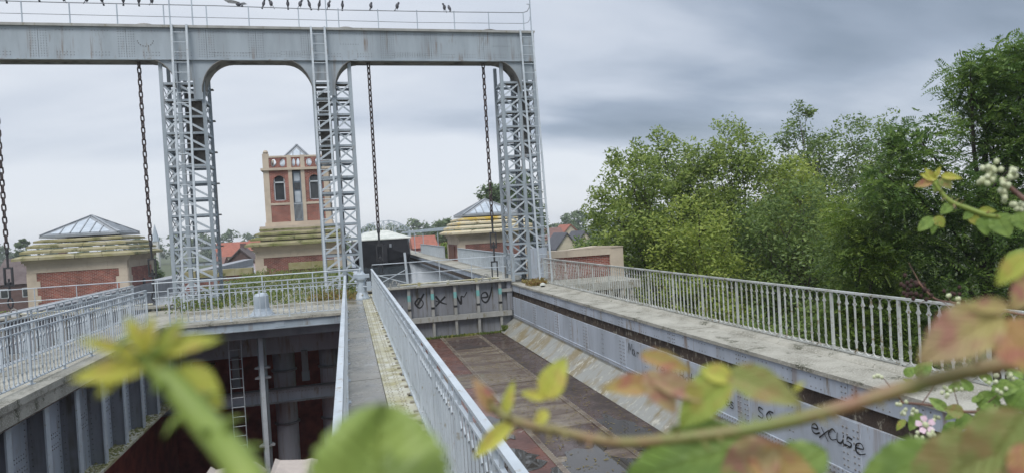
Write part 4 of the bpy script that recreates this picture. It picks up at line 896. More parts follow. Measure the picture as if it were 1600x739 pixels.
# ---------------------------------------------------------------- barge on the aqueduct
t = thing('barge', 'black hulled barge with white cabin roof moored in the water beyond the gate', 'barge', (2.95, 64, -.6))
m = MB(); xs0, xs1 = .55, 5.35
sec = [(58.0, .35, 1.72), (58.6, .12, 1.75), (60, 0, 1.75), (90, 0, 1.75)]
for y, ins, zt in sec:
    m.v += [(xs0+ins, y, zt), (xs1-ins, y, zt), (xs1-ins*.4+.05, y, .3), (xs1-ins*1.6-.1, y+ins*1.5, -.8), (xs0+ins*1.6+.1, y+ins*1.5, -.8), (xs0+ins*.4-.05, y, .3)]
for i in range(3):
    for k in range(6): m.f.append((i*6+k, i*6+(k+1) % 6, (i+1)*6+(k+1) % 6, (i+1)*6+k))
m.f += [(5, 4, 3, 2, 1, 0), (18, 19, 20, 21, 22, 23)]; part('hull', m, 'barge_black', t)
m = MB(); m.add([(.45, 57.9, 1.76), (5.45, 57.9, 1.76), (5.45, 90, 1.76), (.45, 90, 1.76), (2.3, 59.5, 2.5), (3.5, 59.5, 2.5), (3.5, 90, 2.5), (2.3, 90, 2.5), (.45, 57.9, 1.68), (5.45, 57.9, 1.68)], [(0,1,5,4),(1,2,6,5),(2,3,7,6),(3,0,4,7),(4,5,6,7),(8,9,1,0)]); part('cabin_roof', m, 'white_paint', t)
for q in range(8): part('rail_post', MB().tube([(2.0+.3*q, 61.4, 2.3), (2.0+.3*q, 61.4, 2.75+.1*(q % 3))], .03, 5), 'white_paint', t)
part('rudder_post', MB().box(2.9, 3.3, 57.7, 58.0, -.4, 1.2), 'barge_black', t); part('porthole', MB().lathe((3.6, 57.97, 1.0), [(.1, 0), (.1, .3)], 8), 'lead', t)
# ---------------------------------------------------------------- houses and far structures
def house(label, x0, x1, y0, dp, zg, ze, zr, wall, roof, axis='x', chim=None, wins=4, group=None):
    t = thing('house', label, 'house', ((x0+x1)/2, y0, zg), group)
    part('wall', MB().box(x0, x1, y0, y0+dp, zg, ze), wall, t)
    m = MB(); e = .35
    if axis == 'x':
        ym = y0+dp/2; m.prism([(x0-e, y0-e, ze-.15), (x0-e, ym, zr), (x0-e, y0+dp+e, ze-.15)], (x1-x0+2*e, 0, 0))
        part('gable', MB().prism([(x0, y0, ze), (x0, ym, zr-.35), (x0, y0+dp, ze)], (.2, 0, 0)), wall, t)
    else:
        xm = (x0+x1)/2; m.add([(x0-e, y0-e, ze-.2), (xm, y0-e, zr), (x1+e, y0-e, ze-.2), (x0-e, y0+dp, ze-.2), (xm, y0+dp, zr), (x1+e, y0+dp, ze-.2), (x0-e, y0-e, ze), (xm, y0-e, zr+.25), (x1+e, y0-e, ze), (x0-e, y0+dp, ze), (xm, y0+dp, zr+.25), (x1+e, y0+dp, ze)],
              [(0,3,4,1),(1,4,5,2),(6,7,10,9),(7,8,11,10),(0,1,7,6),(1,2,8,7),(3,9,10,4),(4,10,11,5),(0,6,9,3),(2,5,11,8)])
        part('gable', MB().prism([(x0, y0-.01, ze), (x1, y0-.01, ze), (xm, y0-.01, zr)], (0, .25, 0)), wall, t)
    rf = part('roof', m, roof, t)
    if chim: part('chimney', MB().box(chim-.45, chim+.45, y0+dp/2-.4, y0+dp/2+.4, ze, zr+1.0), 'house_brick', rf)
    for i in range(wins):
        u = x0+(x1-x0)*(i+.5)/wins; w_ = part('window', MB().box(u-.5, u+.5, y0-.03, y0+.02, ze-2.0, ze-.7), 'frame_paint', t); part('pane', MB().box(u-.4, u+.4, y0-.05, y0-.031, ze-1.9, ze-.8), 'window_glass', w_)
house('dark roofed brick house far left behind the chain', -47, -36.5, 104, 9, -8, -1.6, 1.75, 'house_brick', 'tile_brown', 'x', -40, 4)
house('small white gabled house beside the dark roofed brick house at far left', -36, -31.5, 100, 7, -8, -1.2, .9, 'house_cream', 'slate', 'y', None, 2)
house('long house with bright orange red roof seen right of the left lattice tower', -27.5, -17.0, 152, 9, -8, -.6, 2.25, 'house_cream', 'tile_roof', 'x', None, 5)
house('cream house with orange red roof just left of the tall brick tower', -19.2, -13.6, 140, 8, -8, .55, 2.5, 'house_cream', 'tile_roof', 'x', None, 3)
house('brown brick gabled house with chimney in front of the orange roof', -20.3, -15.2, 120, 8, -8, -1.6, .95, 'house_brick', 'tile_brown', 'y', -17.8, 2)
house('small white end house beside the brown brick gable', -22.3, -20.9, 120.5, 6, -8, -1.3, -.2, 'house_white', 'tile_old', 'x', None, 1)
t = thing('flat_shed', 'white flat roofed shed below the brown brick gable house', 'shed', (-13, 92, -8)); part('wall', MB().box(-15.2, -10.4, 90, 96, -8, -1.9), 'house_white', t); part('roof', MB().box(-15.5, -10.1, 89.7, 96.3, -1.9, -1.6), 'white_paint', t)
house('red roofed house far behind, right of the right lattice tower', 47, 54, 160, 9, -8, -1.6, 1.2, 'house_cream', 'tile_old', 'x', 49, 3)
house('reddish roofed house further right beside the green bush', 54.5, 60, 165, 9, -8, -1.2, 1.6, 'house_cream', 'tile_roof', 'y', None, 2)
house('slate roofed gabled house with cream walls right of the right lattice tower', 38.0, 42.2, 118, 8, -8, -2.6, .2, 'house_cream', 'slate', 'y', None, 2)
house('second slate roofed house with a pale gable beside the green bush', 43.0, 46.8, 121, 8, -8, -2.2, .3, 'house_cream', 'slate', 'y', None, 2)
house('red fronted house beyond the black barge', 13.0, 17.5, 134, 8, -8, -1.0, 1.3, 'red_paint', 'tile_roof', 'x', None, 3)
house('long red roofed house beyond the far railing', 18, 26, 146, 9, -8, -1.4, .9, 'house_cream', 'tile_roof', 'x', 22, 4)
house('house with pinkish tiled roof glimpsed through gaps in the right hand trees', 34, 41, 47, 9, -8, -1.8, 1.6, 'house_cream', 'tile_old', 'x', 38, 3)
house('tiled house low behind the trees at right, partly hidden by leaves', 27, 31, 42, 8, -8, -2.4, .3, 'house_brick', 'tile_old', 'x', None, 3)
t = thing('canopy_roof', 'long pale blue metal canopy roof beyond the black barge', 'canopy', (15, 112, -8)); part('roof', MB().prism([(9.6, 112, 2.35), (9.6, 112, 2.05), (17.6, 112, 2.15), (17.6, 112, 2.75)], (0, 8, 0)), 'pale_metal', t)
for xx in (10, 12.5, 15, 17.3): part('column', MB().box(xx-.06, xx+.06, 112.2, 112.35, -8, 2.05), 'pale_metal', t)
t = thing('far_gantry', 'hazy grey lattice gantry structure far beyond the barge', 'gantry', (17, 300, -8)); m = MB()
tops = [5.6, 6.9, 7.2, 7.6, 7.8, 8.0, 7.5, 6.6, 5.2, 4.0]
for i in range(9):
    xa, xb = 7+2.3*i, 9.3+2.3*i
    for yy in (300, 304):
        m.bar((xa, yy, tops[i]), (xb, yy, tops[i+1]), .2); m.bar((xa, yy, 3.4), (xb, yy, 3.4), .2); m.bar((xa, yy, 3.4), (xb, yy, tops[i+1]), .13); m.bar((xb, yy, 3.4), (xa, yy, tops[i]), .13)
    m.bar((xa, 300, 3.4), (xa, 300, tops[i]), .3); m.bar((xa, 300, tops[i]), (xa, 304, tops[i]), .3)
part('truss', m, 'pale_metal', t); m = MB()
for xx in (7, 14, 21, 27.5): m.box(xx-.5, xx+.5, 300, 301, -8, 3.3)
part('pylons', m, 'pale_metal', t)
t = thing('church_steeple', 'slender pale church spire far away beside the left lattice tower', 'steeple', (-76.8, 300, -8)); part('tower', MB().box(-78, -75.6, 299, 301.4, -8, 4.5), 'house_white', t); part('spire', MB().lathe((-76.8, 300.2, 4.5), [(1.7, 0), (.06, 6.9)], 8), 'pale_metal', t)
t = thing('light_pole', 'thin pale pole standing beside the water beyond the barge', 'pole', (7.0, 68, 0)); part('shaft', MB().tube([(6.7, 68, 0), (6.7, 68, 2.1)], .04, 6), 'pale_metal', t); part('base', MB().box(6.6, 6.8, 67.9, 68.1, 0, .05), 'pale_metal', t)

# ---------------------------------------------------------------- foliage
def leaf_mesh(name, C_, S, mat, seed, up=.9, droop=0.0, aspect=.42, NR=None):
    # C_: (n,3) leaf centres, S: (n,) half lengths; folded rhombic leaves
    g = np.random.default_rng(seed); n = len(C_)
    d = g.normal(size=(n, 3)); d[:, 2] = d[:, 2]*.6-droop; d /= np.linalg.norm(d, axis=1)[:, None]
    nr = g.normal(size=(n, 3)); nr[:, 2] = np.abs(nr[:, 2])+up
    if NR is not None: nr = NR*1.5+g.normal(size=(n, 3))*.55; nr[:, 2] += .45
    sdv = np.cross(d, nr); sdv /= np.linalg.norm(sdv, axis=1)[:, None]+1e-9
    V = np.empty((n, 4, 3)); s = S[:, None]
    V[:, 0] = C_-d*s; V[:, 1] = C_+sdv*s*aspect+d*s*.05; V[:, 2] = C_+d*s; V[:, 3] = C_-sdv*s*aspect+d*s*.05
    me = bpy.data.meshes.new(name); me.vertices.add(4*n); me.vertices.foreach_set('co', V.ravel()); me.loops.add(4*n); me.loops.foreach_set('vertex_index', np.arange(4*n, dtype=np.int32))
    me.polygons.add(n); me.polygons.foreach_set('loop_start', np.arange(0, 4*n, 4, dtype=np.int32)); me.polygons.foreach_set('loop_total', np.full(n, 4, dtype=np.int32))
    a = me.attributes.new('rnd', 'FLOAT', 'FACE'); a.data.foreach_set('value', g.random(n).astype(np.float32)); me.update(); me.validate(); me.materials.append(MAT[mat]); return me
def limbs(t, base, tips, r0, seed, mat='bark', top=.6):
    r = random.Random(seed); b = Vector(base); hi = max(p[2] for p in tips); m = MB()
    apex = Vector((b.x+r.uniform(-.4, .4), b.y, b.z+(hi-b.z)*top)); pts = [b+(apex-b)*(k/6)+Vector((r.uniform(-.12, .12), r.uniform(-.12, .12), 0))*(k > 0) for k in range(7)]
    m.tube(pts, [r0*(1-.62*k/6) for k in range(7)], 8)
    part('trunk', m, mat, t); m = MB()
    for p in tips:
        p = Vector(p); f = min(.95, max(.25, (p.z-1.2-b.z)/(apex.z-b.z)*.8)); q = b+(apex-b)*f; md = q.lerp(p, .5)+Vector((r.uniform(-.2, .2), r.uniform(-.2, .2), .25)); m.tube([q, md, p], [r0*.28, r0*.16, r0*.05], 5)
        for k in range(2): e = p+Vector((r.uniform(-.8, .8), r.uniform(-.8, .8), r.uniform(-.1, .8))); m.tube([md.lerp(p, .5), e], [r0*.12, r0*.04], 4)
    part('branches', m, mat, t)
def clumpy(clumps, n, seed, sub=9, shell=.55):
    # clumps: (x,y,z,rx,rz); leaves gathered in sub-clumps spread over each clump
    g = np.random.default_rng(seed); out = []; on = []
    vol = np.array([c[3]**2*c[4] for c in clumps])**.75; vol /= vol.sum()
    for (x, y, z, rx, rz), f in zip(clumps, vol):
        ns = max(5, int(sub*rx*1.15)); d = g.normal(size=(ns, 3)); d /= np.linalg.norm(d, axis=1)[:, None]; rr = g.random(ns)**(1/3)*(1-shell*.35)+shell*.18
        sc = np.array([x, y, z])+d*rr[:, None]*np.array([rx, rx, rz])*.86
        m_ = int(n*f); k = g.integers(0, ns, m_); sr = g.uniform(.22, .42, ns)*rx+.12
        p = g.normal(size=(m_, 3)); p /= np.linalg.norm(p, axis=1)[:, None]; p *= (g.random(m_)**.28)[:, None]*(1+.16*np.sin(p[:, 0]*5+k)*np.cos(p[:, 2]*6+k*2))[:, None]
        q = sc[k]+p*sr[k][:, None]*np.array([1, 1, .8]); q[:, 2] -= .25*np.abs(p[:, 0])*sr[k]; out.append(q); nn = p+.35*d[k]; on.append(nn/np.linalg.norm(nn, axis=1)[:, None])
    return np.vstack(out), np.vstack(on)
def tree(name, label, base, clumps, n, size, mat, seed, r0=.22, group=None, droop=.4, up=.9, cat='tree', aspect=.42, sub=9, top=.6):
    t = thing(name, label, cat, base, group); limbs(t, base, [c[:3] for c in clumps], r0, seed, top=top)
    C_, N_ = clumpy(clumps, n, seed, sub); g = np.random.default_rng(seed+1); put('crown', leaf_mesh('crown', C_, g.uniform(.6, 1.25, len(C_))*size, mat, seed, up, droop, aspect, N_), t); return t
def column_clumps(x, y, zb, zt, r, n, seed, lean=0.0):
    g = random.Random(seed); out = []
    for i in range(n):
        f = i/(n-1); z = zb+(zt-zb)*f; rr = r*(1.0-.36*f**2.6)*g.uniform(.8, 1.15); a = i*2.4+g.uniform(-.5, .5); o = r*.85*(1-.65*f**1.5)
        out.append((x+o*math.cos(a)+lean*f, y+o*math.sin(a), z-rr*.3, rr*.72, rr*.9))
    return out
W = 'tree group behind the right railing'
tree('birch_tree', 'leafy green tree at the left edge of the tree group, beside the brick wall pier', (15.0, 31, -8), column_clumps(13.9, 31, -5.0, 5.6, 2.68, 22, 1), 38000, 0.112, 'leaf_willow', 11, group=W)
tree('birch_tree', 'bushy pale green tree bulging forward low down at the left of the tree group', (16.4, 27.5, -8), column_clumps(15.5, 27.5, -5.5, 2.4, 3.05, 21, 2), 38000, 0.101, 'leaf_willow_bright', 12, group=W)
tree('birch_tree', 'tall green tree second from the left in the tree group', (18.2, 33, -8), column_clumps(17.9, 33, -4.5, 6.6, 2.81, 23, 3), 38000, 0.112, 'leaf_willow', 13, group=W)
tree('birch_tree', 'tallest rounded tree in the middle of the tree group', (21.5, 32, -8), column_clumps(20.6, 32, -4.5, 7.0, 3.17, 25, 4), 45600, 0.112, 'leaf_willow', 14, group=W)
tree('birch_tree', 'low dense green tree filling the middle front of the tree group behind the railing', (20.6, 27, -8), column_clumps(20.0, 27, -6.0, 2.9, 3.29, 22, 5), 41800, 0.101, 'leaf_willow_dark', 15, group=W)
tree('birch_tree', 'drooping pale tree right of the middle of the tree group', (23.4, 30, -8), column_clumps(22.9, 30, -5.0, 4.6, 2.93, 22, 6), 38000, 0.106, 'leaf_willow_bright', 16, group=W)
tree('birch_tree', 'slender open crowned tree with sky showing through, right of the tallest one', (28.5, 36, -8), column_clumps(28.4, 36, -3.0, 8.2, 2.44, 21, 7), 18050, 0.123, 'leaf_willow_dark', 17, group=W)
tree('birch_tree', 'broad airy tree between the slender tree and the dark ash', (33.5, 36, -8), column_clumps(33.0, 36, -4.0, 7.6, 3.54, 23, 8), 30400, 0.123, 'leaf_willow_dark', 18, group=W)
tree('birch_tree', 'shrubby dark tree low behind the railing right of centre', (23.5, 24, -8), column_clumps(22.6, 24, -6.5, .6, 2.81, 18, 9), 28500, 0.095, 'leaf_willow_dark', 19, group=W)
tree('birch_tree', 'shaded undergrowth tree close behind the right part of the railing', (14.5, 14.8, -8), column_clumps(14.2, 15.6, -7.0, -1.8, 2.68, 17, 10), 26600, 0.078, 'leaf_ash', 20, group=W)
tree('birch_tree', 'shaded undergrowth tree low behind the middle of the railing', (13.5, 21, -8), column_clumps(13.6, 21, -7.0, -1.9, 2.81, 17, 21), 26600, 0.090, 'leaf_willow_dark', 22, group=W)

def pinnate(C_, D, L_, g):
    # compound leaves: rachis from C_ along D with paired leaflets; returns leaflet centres, dirs, sizes
    n = len(C_); cs = []; ds = []; ss = []
    nr = g.normal(size=(n, 3)); nr[:, 2] = np.abs(nr[:, 2])+.8; sd = np.cross(D, nr); sd /= np.linalg.norm(sd, axis=1)[:, None]
    for k in range(5):
        f = .25+.18*k; p = C_+D*(L_*f)[:, None]; p[:, 2] -= (f**2)*L_*.35
        for s in (-1, 1):
            d = D*.55+sd*s; d /= np.linalg.norm(d, axis=1)[:, None]; h = L_*(.21-.015*k); cs.append(p+d*h[:, None]); ds.append(d); ss.append(h)
    p = C_+D*(L_*1.12)[:, None]; p[:, 2] -= L_*.4; cs.append(p); ds.append(D); ss.append(L_*.14)
    return np.vstack(cs), np.vstack(ds), np.concatenate(ss)
def ash(label, base, clumps, n, ln, mat, seed, r0):
    t = thing('ash_tree', label, 'tree', base, 'ash trees at the right edge'); limbs(t, base, [c[:3] for c in clumps], r0, seed, top=.7)
    g = np.random.default_rng(seed); C_, N_ = clumpy(clumps, n, seed, 14); D = g.normal(size=(len(C_), 3)); D = D*.7+N_*.8; D[:, 2] = D[:, 2]*.5+.1; D /= np.linalg.norm(D, axis=1)[:, None]
    c, d, s = pinnate(C_, D, g.uniform(.7, 1.2, len(C_))*ln, g); m = len(c)
    nr = g.normal(size=(m, 3))*.35; nr[:, 2] += 1; sdv = np.cross(d, nr); sdv /= np.linalg.norm(sdv, axis=1)[:, None]
    V = np.empty((m, 4, 3)); V[:, 0] = c-d*s[:, None]; V[:, 1] = c+sdv*s[:, None]*.36; V[:, 2] = c+d*s[:, None]; V[:, 3] = c-sdv*s[:, None]*.36
    me = bpy.data.meshes.new('crown'); me.vertices.add(4*m); me.vertices.foreach_set('co', V.ravel()); me.loops.add(4*m); me.loops.foreach_set('vertex_index', np.arange(4*m, dtype=np.int32))
    me.polygons.add(m); me.polygons.foreach_set('loop_start', np.arange(0, 4*m, 4, dtype=np.int32)); me.polygons.foreach_set('loop_total', np.full(m, 4, dtype=np.int32))
    a = me.attributes.new('rnd', 'FLOAT', 'FACE'); a.data.foreach_set('value', np.tile(g.random(len(C_)), 11).astype(np.float32)); me.update(); me.materials.append(MAT[mat]); put('crown', me, t)
A1 = [(14.6, 14, 3.7, .95, .9), (14.0, 14.2, 2.7, .9, .7), (15.4, 13.8, 2.3, 1.1, .9), (16.8, 14, 4.7, .9, .8), (15.9, 13.7, 5.5, .75, .55), (16.9, 13.8, 5.3, 1.0, .8), (17.7, 13.6, 5.9, 1.0, .7), (18.4, 14, 4.6, 1.3, 1.2), (17.2, 14, 3.6, 1.2, 1.1), (18.6, 13.8, 2.6, 1.3, 1.2), (16.6, 13.9, 1.7, 1.2, 1.0), (18.2, 13.5, .9, 1.3, 1.0), (16.0, 14.6, .3, 1.1, .9), (17.5, 14.2, -.6, 1.2, .9), (19.3, 14, 5.8, 1.2, 1.0), (15.0, 14.5, 1.4, .9, .8)]
ash('big dark ash tree with feathery compound leaves filling the upper right corner', (17.3, 14.4, -8), A1, 9500, .36, 'leaf_ash', 31, .30)
A2 = [(13.2, 15.2, 1.7, .9, .8), (13.5, 15, .7, 1.0, .8), (14.4, 15.3, 1.0, 1.0, .8), (14.9, 15.5, 2.3, .9, .7), (13.9, 15.2, -.3, 1.1, .8), (15.2, 15.6, -.1, 1.0, .8), (14.3, 15.5, -1.3, 1.1, .9), (13.1, 15.6, -1.0, .9, .8), (15.6, 15.8, -1.5, 1.1, .9)]
ash('brighter green smaller ash in front of the big dark ash, left of it', (14.2, 15.6, -8), A2, 5200, .32, 'leaf_ash_bright', 32, .16)

# mid distance trees
def round_clumps(x, y, zb, zt, r, n, seed):
    g = random.Random(seed); return [(x+r*.6*math.cos(a)*g.uniform(.3, 1), y+r*.5*math.sin(a), zb+(zt-zb)*g.uniform(.15, .86), r*g.uniform(.35, .52), r*g.uniform(.32, .46)) for a in [6.28*i/n for i in range(n)]]+[(x, y, zt-r*.42, r*.45, r*.4)]
def mtree(label, x, y, zt, r, seed, zb=-6, n=5200, size=.34, mat='leaf_far', name='broadleaf_tree', cat='tree'):
    tree(name, label, (x, y, -8), round_clumps(x, y, zb, zt, r, 10, seed), n, size, mat, seed, .3, droop=.1)
mtree('big round dark tree behind the glass roof of the right pavilion', 22.3, 92, 9.4, 8.4, 41, -4, 17000, .34)
mtree('grey green tree beyond the far railing, left of the right pavilion', 21.5, 150, 5.2, 4.2, 42)
mtree('small yellow green bush against the left wall of the right pavilion', 12.2, 85, .9, 1.7, 43, -4, 3000, .2, 'leaf_willow', 'bush', 'bush')
mtree('wide green bush between the red roofs and the brick wall pier', 23.6, 62, .7, 4.0, 44, -6, 8000, .2, 'leaf_willow_dark', 'bush', 'bush')
mtree('dark green tree right of the left pavilion, under the church spire', -22.5, 82, 2.2, 3.6, 45, -6, 7000, .25)
mtree('bush behind the left lattice tower base', -15.5, 62, -.6, 2.6, 46, -7, 5000, .2, 'leaf_willow_dark', 'bush', 'bush')
mtree('bright green bush between the left pavilion and the left lattice tower', -17.4, 66, -1.2, 2.4, 47, -7, 5000, .2, 'leaf_willow', 'bush', 'bush')
mtree('green bush at the left frame edge, behind the shackle of the chain', -26.5, 55, -2.1, 4.2, 48, -8, 9000, .2, 'leaf_willow', 'bush', 'bush')
mtree('darker bush touching the left corner of the left pavilion', -22.2, 56, -1.4, 2.4, 49, -8, 5000, .2, 'leaf_willow_dark', 'bush', 'bush')
mtree('narrow dark conifer standing at far left above the distant wood', -83, 200, 6.6, 2.0, 50, -4, 2500, .5)
mtree('green tree in front of the orange roofs, left of the brown gable', -24.6, 112, -1.0, 2.6, 51, -7, 4000, .28)
mtree('green bush in front of the brown brick gable house', -16.6, 100, -2.0, 2.8, 52, -7, 4000, .25)
mtree('green tree seen beyond the barge left side through the middle tower', -1.0, 120, 1.2, 3.6, 53, -6, 4000, .3)
def wood(label, xs, y, zt, seed, n, sz=.9, dz=1.5):
    g = np.random.default_rng(seed); cl = []
    for x in np.arange(xs[0], xs[1], 5.0):
        z = zt(x)+g.normal()*dz; r = g.uniform(3, 5.5); cl.append((x+g.normal()*2, y+g.normal()*14, z-r*.8, r, r*.9)); cl.append((x+g.normal()*2, y+g.normal()*8, z-r*2.0, r*1.2, r*1.1))
    C_, N_ = clumpy(cl, n, seed, 3); tag(put('distant_wood', leaf_mesh('distant_wood', C_, g.uniform(.6, 1.2, len(C_))*sz, 'leaf_far', seed, .3, 0, .42, N_)), label, 'wood', kind='stuff')
wood('dark distant wood along the horizon on the left', (-330, -10), 420, lambda x: 7.2 if x < -105 else 8.2, 61, 26000, 1.1)
wood('distant wood along the horizon in the middle beyond the barge', (-5, 70), 330, lambda x: 6.6, 62, 12000, 1.0, 1.0)
wood('distant tree line right of the right lattice tower', (70, 230), 280, lambda x: 6.6, 63, 16000, .9, 1.2)
wood('nearer hedge line of trees below the horizon on the left', (-220, -60), 170, lambda x: -1.5, 64, 9000, .6, .8)

# weeds on the platform
def weeds(label, boxes, n, hmax, mat, seed, name='weeds'):
    g = np.random.default_rng(seed); vs = []; 
    a = np.array(boxes); ar = (a[:, 1]-a[:, 0])*(a[:, 3]-a[:, 2]); k = g.choice(len(a), n, p=ar/ar.sum()); b = a[k]
    x = b[:, 0]+(b[:, 1]-b[:, 0])*g.random(n); y = b[:, 2]+(b[:, 3]-b[:, 2])*g.random(n); ph = np.sin(x*2.1+seed)*np.cos(y*1.3)*.5+.5
    h = hmax*g.random(n)*(.35+.65*ph); C_ = np.stack([x, y, b[:, 4]+h], 1)
    tag(put(name, leaf_mesh(name, C_, g.uniform(.03, .10, n), mat, seed, .2, -.7, .3)), label, name, kind='stuff')
weeds('rank green weeds growing on the platform behind the footbridge', [(-5.9, .2, 22.95, 27, 0), (-5.9, .2, 27, 42, 0)], 15000, .6, 'leaf_weed', 71)
weeds('reddish dry weeds at the foot of the middle lattice tower', [(-1.4, .5, 22.95, 24.5, 0)], 900, .35, 'leaf_dry', 72, 'dry_weeds')
weeds('tuft of yellow green grass and dry stalks on the coping by the right tower', [(6.5, 7.3, 23.7, 24.9, 0), (6.3, 7.0, 22.9, 23.6, 0)], 1500, .2, 'leaf_dry', 73, 'grass_tuft')
weeds('green weed growing in the corner of the trough by the gate', [(5.6, 6.1, 24.5, 24.95, -1.85)], 500, .5, 'leaf_weed', 74, 'corner_weed')
weeds('moss and small weeds along the foot of the gate', [(2.6, 6.0, 24.75, 24.98, -1.85)], 900, .05, 'leaf_weed', 75, 'foot_weeds')

# ---------------------------------------------------------------- brambles close to the camera
CANES = []; LEAVES = []; BUDS = []
CANES.append(('A','young yellow green bramble shoot with thorny stem and rosette tip, foremost on the left',0.0052,[(-0.0256,0.1943,2.1245),(-0.0353,0.2075,2.1359),(-0.0466,0.2235,2.1442),(-0.0575,0.2339,2.1553),(-0.0649,0.2387,2.1635),(-0.0660,0.2388,2.1668)]))
LEAVES.append(('A',(-0.0653,0.2330,2.1615),(-0.0847,0.2266,2.1616),(0.2143,-0.7642,0.6083),0.38,'yellow'))
LEAVES.append(('A',(-0.0670,0.2331,2.1652),(-0.0826,0.2291,2.1735),(0.2211,-0.7690,0.5998),0.26,'yellow'))
LEAVES.append(('A',(-0.0627,0.2344,2.1658),(-0.0422,0.2393,2.1684),(0.2069,-0.7739,0.5985),0.34,'yellow'))
LEAVES.append(('A',(-0.0647,0.2338,2.1661),(-0.0699,0.2339,2.1789),(0.2139,-0.7726,0.5978),0.40,'yellow'))
LEAVES.append(('A',(-0.0618,0.2347,2.1664),(-0.0529,0.2381,2.1769),(0.2042,-0.7759,0.5969),0.38,'lime'))
LEAVES.append(('A',(-0.0687,0.2323,2.1635),(-0.0781,0.2278,2.1547),(0.2261,-0.7644,0.6038),0.34,'yellow'))
LEAVES.append(('A',(-0.0560,0.2353,2.1607),(-0.0428,0.2348,2.1449),(0.1834,-0.7707,0.6103),0.55,'yellow'))
LEAVES.append(('A',(-0.0644,0.2340,2.1668),(-0.0626,0.2359,2.1788),(0.2130,-0.7742,0.5960),0.30,'yellow'))
LEAVES.append(('A',(-0.0609,0.2345,2.1639),(-0.0518,0.2370,2.1657),(0.2006,-0.7722,0.6029),0.40,'lime'))
LEAVES.append(('A',(-0.0679,0.2323,2.1620),(-0.0729,0.2301,2.1579),(0.2229,-0.7625,0.6074),0.50,'lime'))
LEAVES.append(('A',(-0.0636,0.2334,2.1613),(-0.0573,0.2358,2.1664),(0.2086,-0.7653,0.6090),0.50,'lime'))
CANES.append(('B','broad green bramble leaf on a short stalk at the bottom beside the walkway railing',0.003,[(-0.0031,0.1731,2.0998),(0.0018,0.1873,2.1050),(0.0034,0.1938,2.1070)]))
LEAVES.append(('B',(0.0020,0.1932,2.1057),(0.0077,0.2085,2.1482),(0.1217,-0.7977,0.5907),0.92,'round'))
CANES.append(('C','long reddish green bramble cane arching across the right foreground',0.0039,[(0.3240,0.2225,2.1256),(0.2920,0.2319,2.1267),(0.2497,0.2461,2.1180),(0.2135,0.2610,2.1063),(0.1845,0.2789,2.0967),(0.1497,0.2969,2.0907),(0.1255,0.3125,2.0877),(0.1002,0.3286,2.0923),(0.0795,0.3411,2.0972),(0.0696,0.3505,2.1040)]))
LEAVES.append(('C',(0.0715,0.3489,2.0996),(0.0620,0.3557,2.1191),(-0.1647,-0.8035,0.5721),0.40,'pink'))
LEAVES.append(('C',(0.0767,0.3472,2.0977),(0.0840,0.3505,2.1163),(-0.1764,-0.7984,0.5757),0.32,'yellow'))
LEAVES.append(('C',(0.0973,0.3392,2.1069),(0.1112,0.3401,2.1281),(-0.2283,-0.7958,0.5609),0.60,'yellow'))
LEAVES.append(('C',(0.0980,0.3390,2.1068),(0.0851,0.3435,2.1108),(-0.2298,-0.7953,0.5610),0.40,'yellow'))
LEAVES.append(('C',(0.0793,0.3407,2.0957),(0.0567,0.3400,2.0799),(-0.1843,-0.7920,0.5820),0.34,'yellow'))
LEAVES.append(('C',(0.0968,0.3327,2.1024),(0.0892,0.3323,2.0940),(-0.2292,-0.7876,0.5720),0.60,'yellow'))
LEAVES.append(('C',(0.0714,0.3503,2.1045),(0.0650,0.3542,2.1149),(-0.1651,-0.8098,0.5629),0.50,'orange'))
LEAVES.append(('C',(0.1514,0.3150,2.1136),(0.1247,0.3261,2.1122),(-0.3617,-0.7525,0.5504),0.42,'orange'))
LEAVES.append(('C',(0.1482,0.3257,2.1281),(0.1719,0.3115,2.1187),(-0.3538,-0.7774,0.5200),0.36,'orange'))
LEAVES.append(('C',(0.1480,0.3184,2.1207),(0.1584,0.3070,2.0987),(-0.3557,-0.7652,0.5367),0.55,'red'))
LEAVES.append(('C',(0.1492,0.3173,2.1184),(0.1745,0.3002,2.1050),(-0.3578,-0.7611,0.5411),0.36,'red'))
LEAVES.append(('C',(0.1844,0.2985,2.1193),(0.1572,0.3056,2.0927),(-0.4427,-0.7164,0.5393),0.55,'lime'))
LEAVES.append(('C',(0.1832,0.2994,2.1199),(0.2107,0.2761,2.1053),(-0.4400,-0.7189,0.5381),0.46,'olive'))
LEAVES.append(('C',(0.1853,0.2972,2.1169),(0.1712,0.3068,2.1214),(-0.4439,-0.7120,0.5441),0.60,'yellow'))
LEAVES.append(('C',(0.2079,0.2803,2.1116),(0.2129,0.2780,2.1162),(-0.4957,-0.6685,0.5544),0.40,'yellow'))
LEAVES.append(('C',(0.2596,0.2146,2.1535),(0.2357,0.2351,2.1309),(-0.6776,-0.5602,0.4765),0.60,'red'))
LEAVES.append(('C',(0.2584,0.2152,2.1498),(0.2650,0.2006,2.1282),(-0.6722,-0.5598,0.4845),0.75,'orange'))
LEAVES.append(('C',(0.2618,0.2123,2.1551),(0.2506,0.2255,2.1558),(-0.6844,-0.5549,0.4729),0.40,'red'))
LEAVES.append(('C',(0.1989,0.3012,2.0811),(0.1322,0.3279,2.0607),(-0.4407,-0.6674,0.6003),0.50,'green'))
LEAVES.append(('C',(0.1904,0.2942,2.0812),(0.2150,0.2661,2.0591),(-0.4323,-0.6679,0.6059),0.55,'orange'))
LEAVES.append(('C',(0.2012,0.2883,2.0847),(0.1715,0.2953,2.0576),(-0.4581,-0.6564,0.5994),0.60,'red'))
LEAVES.append(('C',(0.2314,0.2889,2.0771),(0.1912,0.3039,2.0478),(-0.4992,-0.6234,0.6017),0.50,'green'))
LEAVES.append(('C',(0.3094,0.2572,2.0795),(0.2688,0.2825,2.0439),(-0.6248,-0.5196,0.5828),0.60,'olive'))
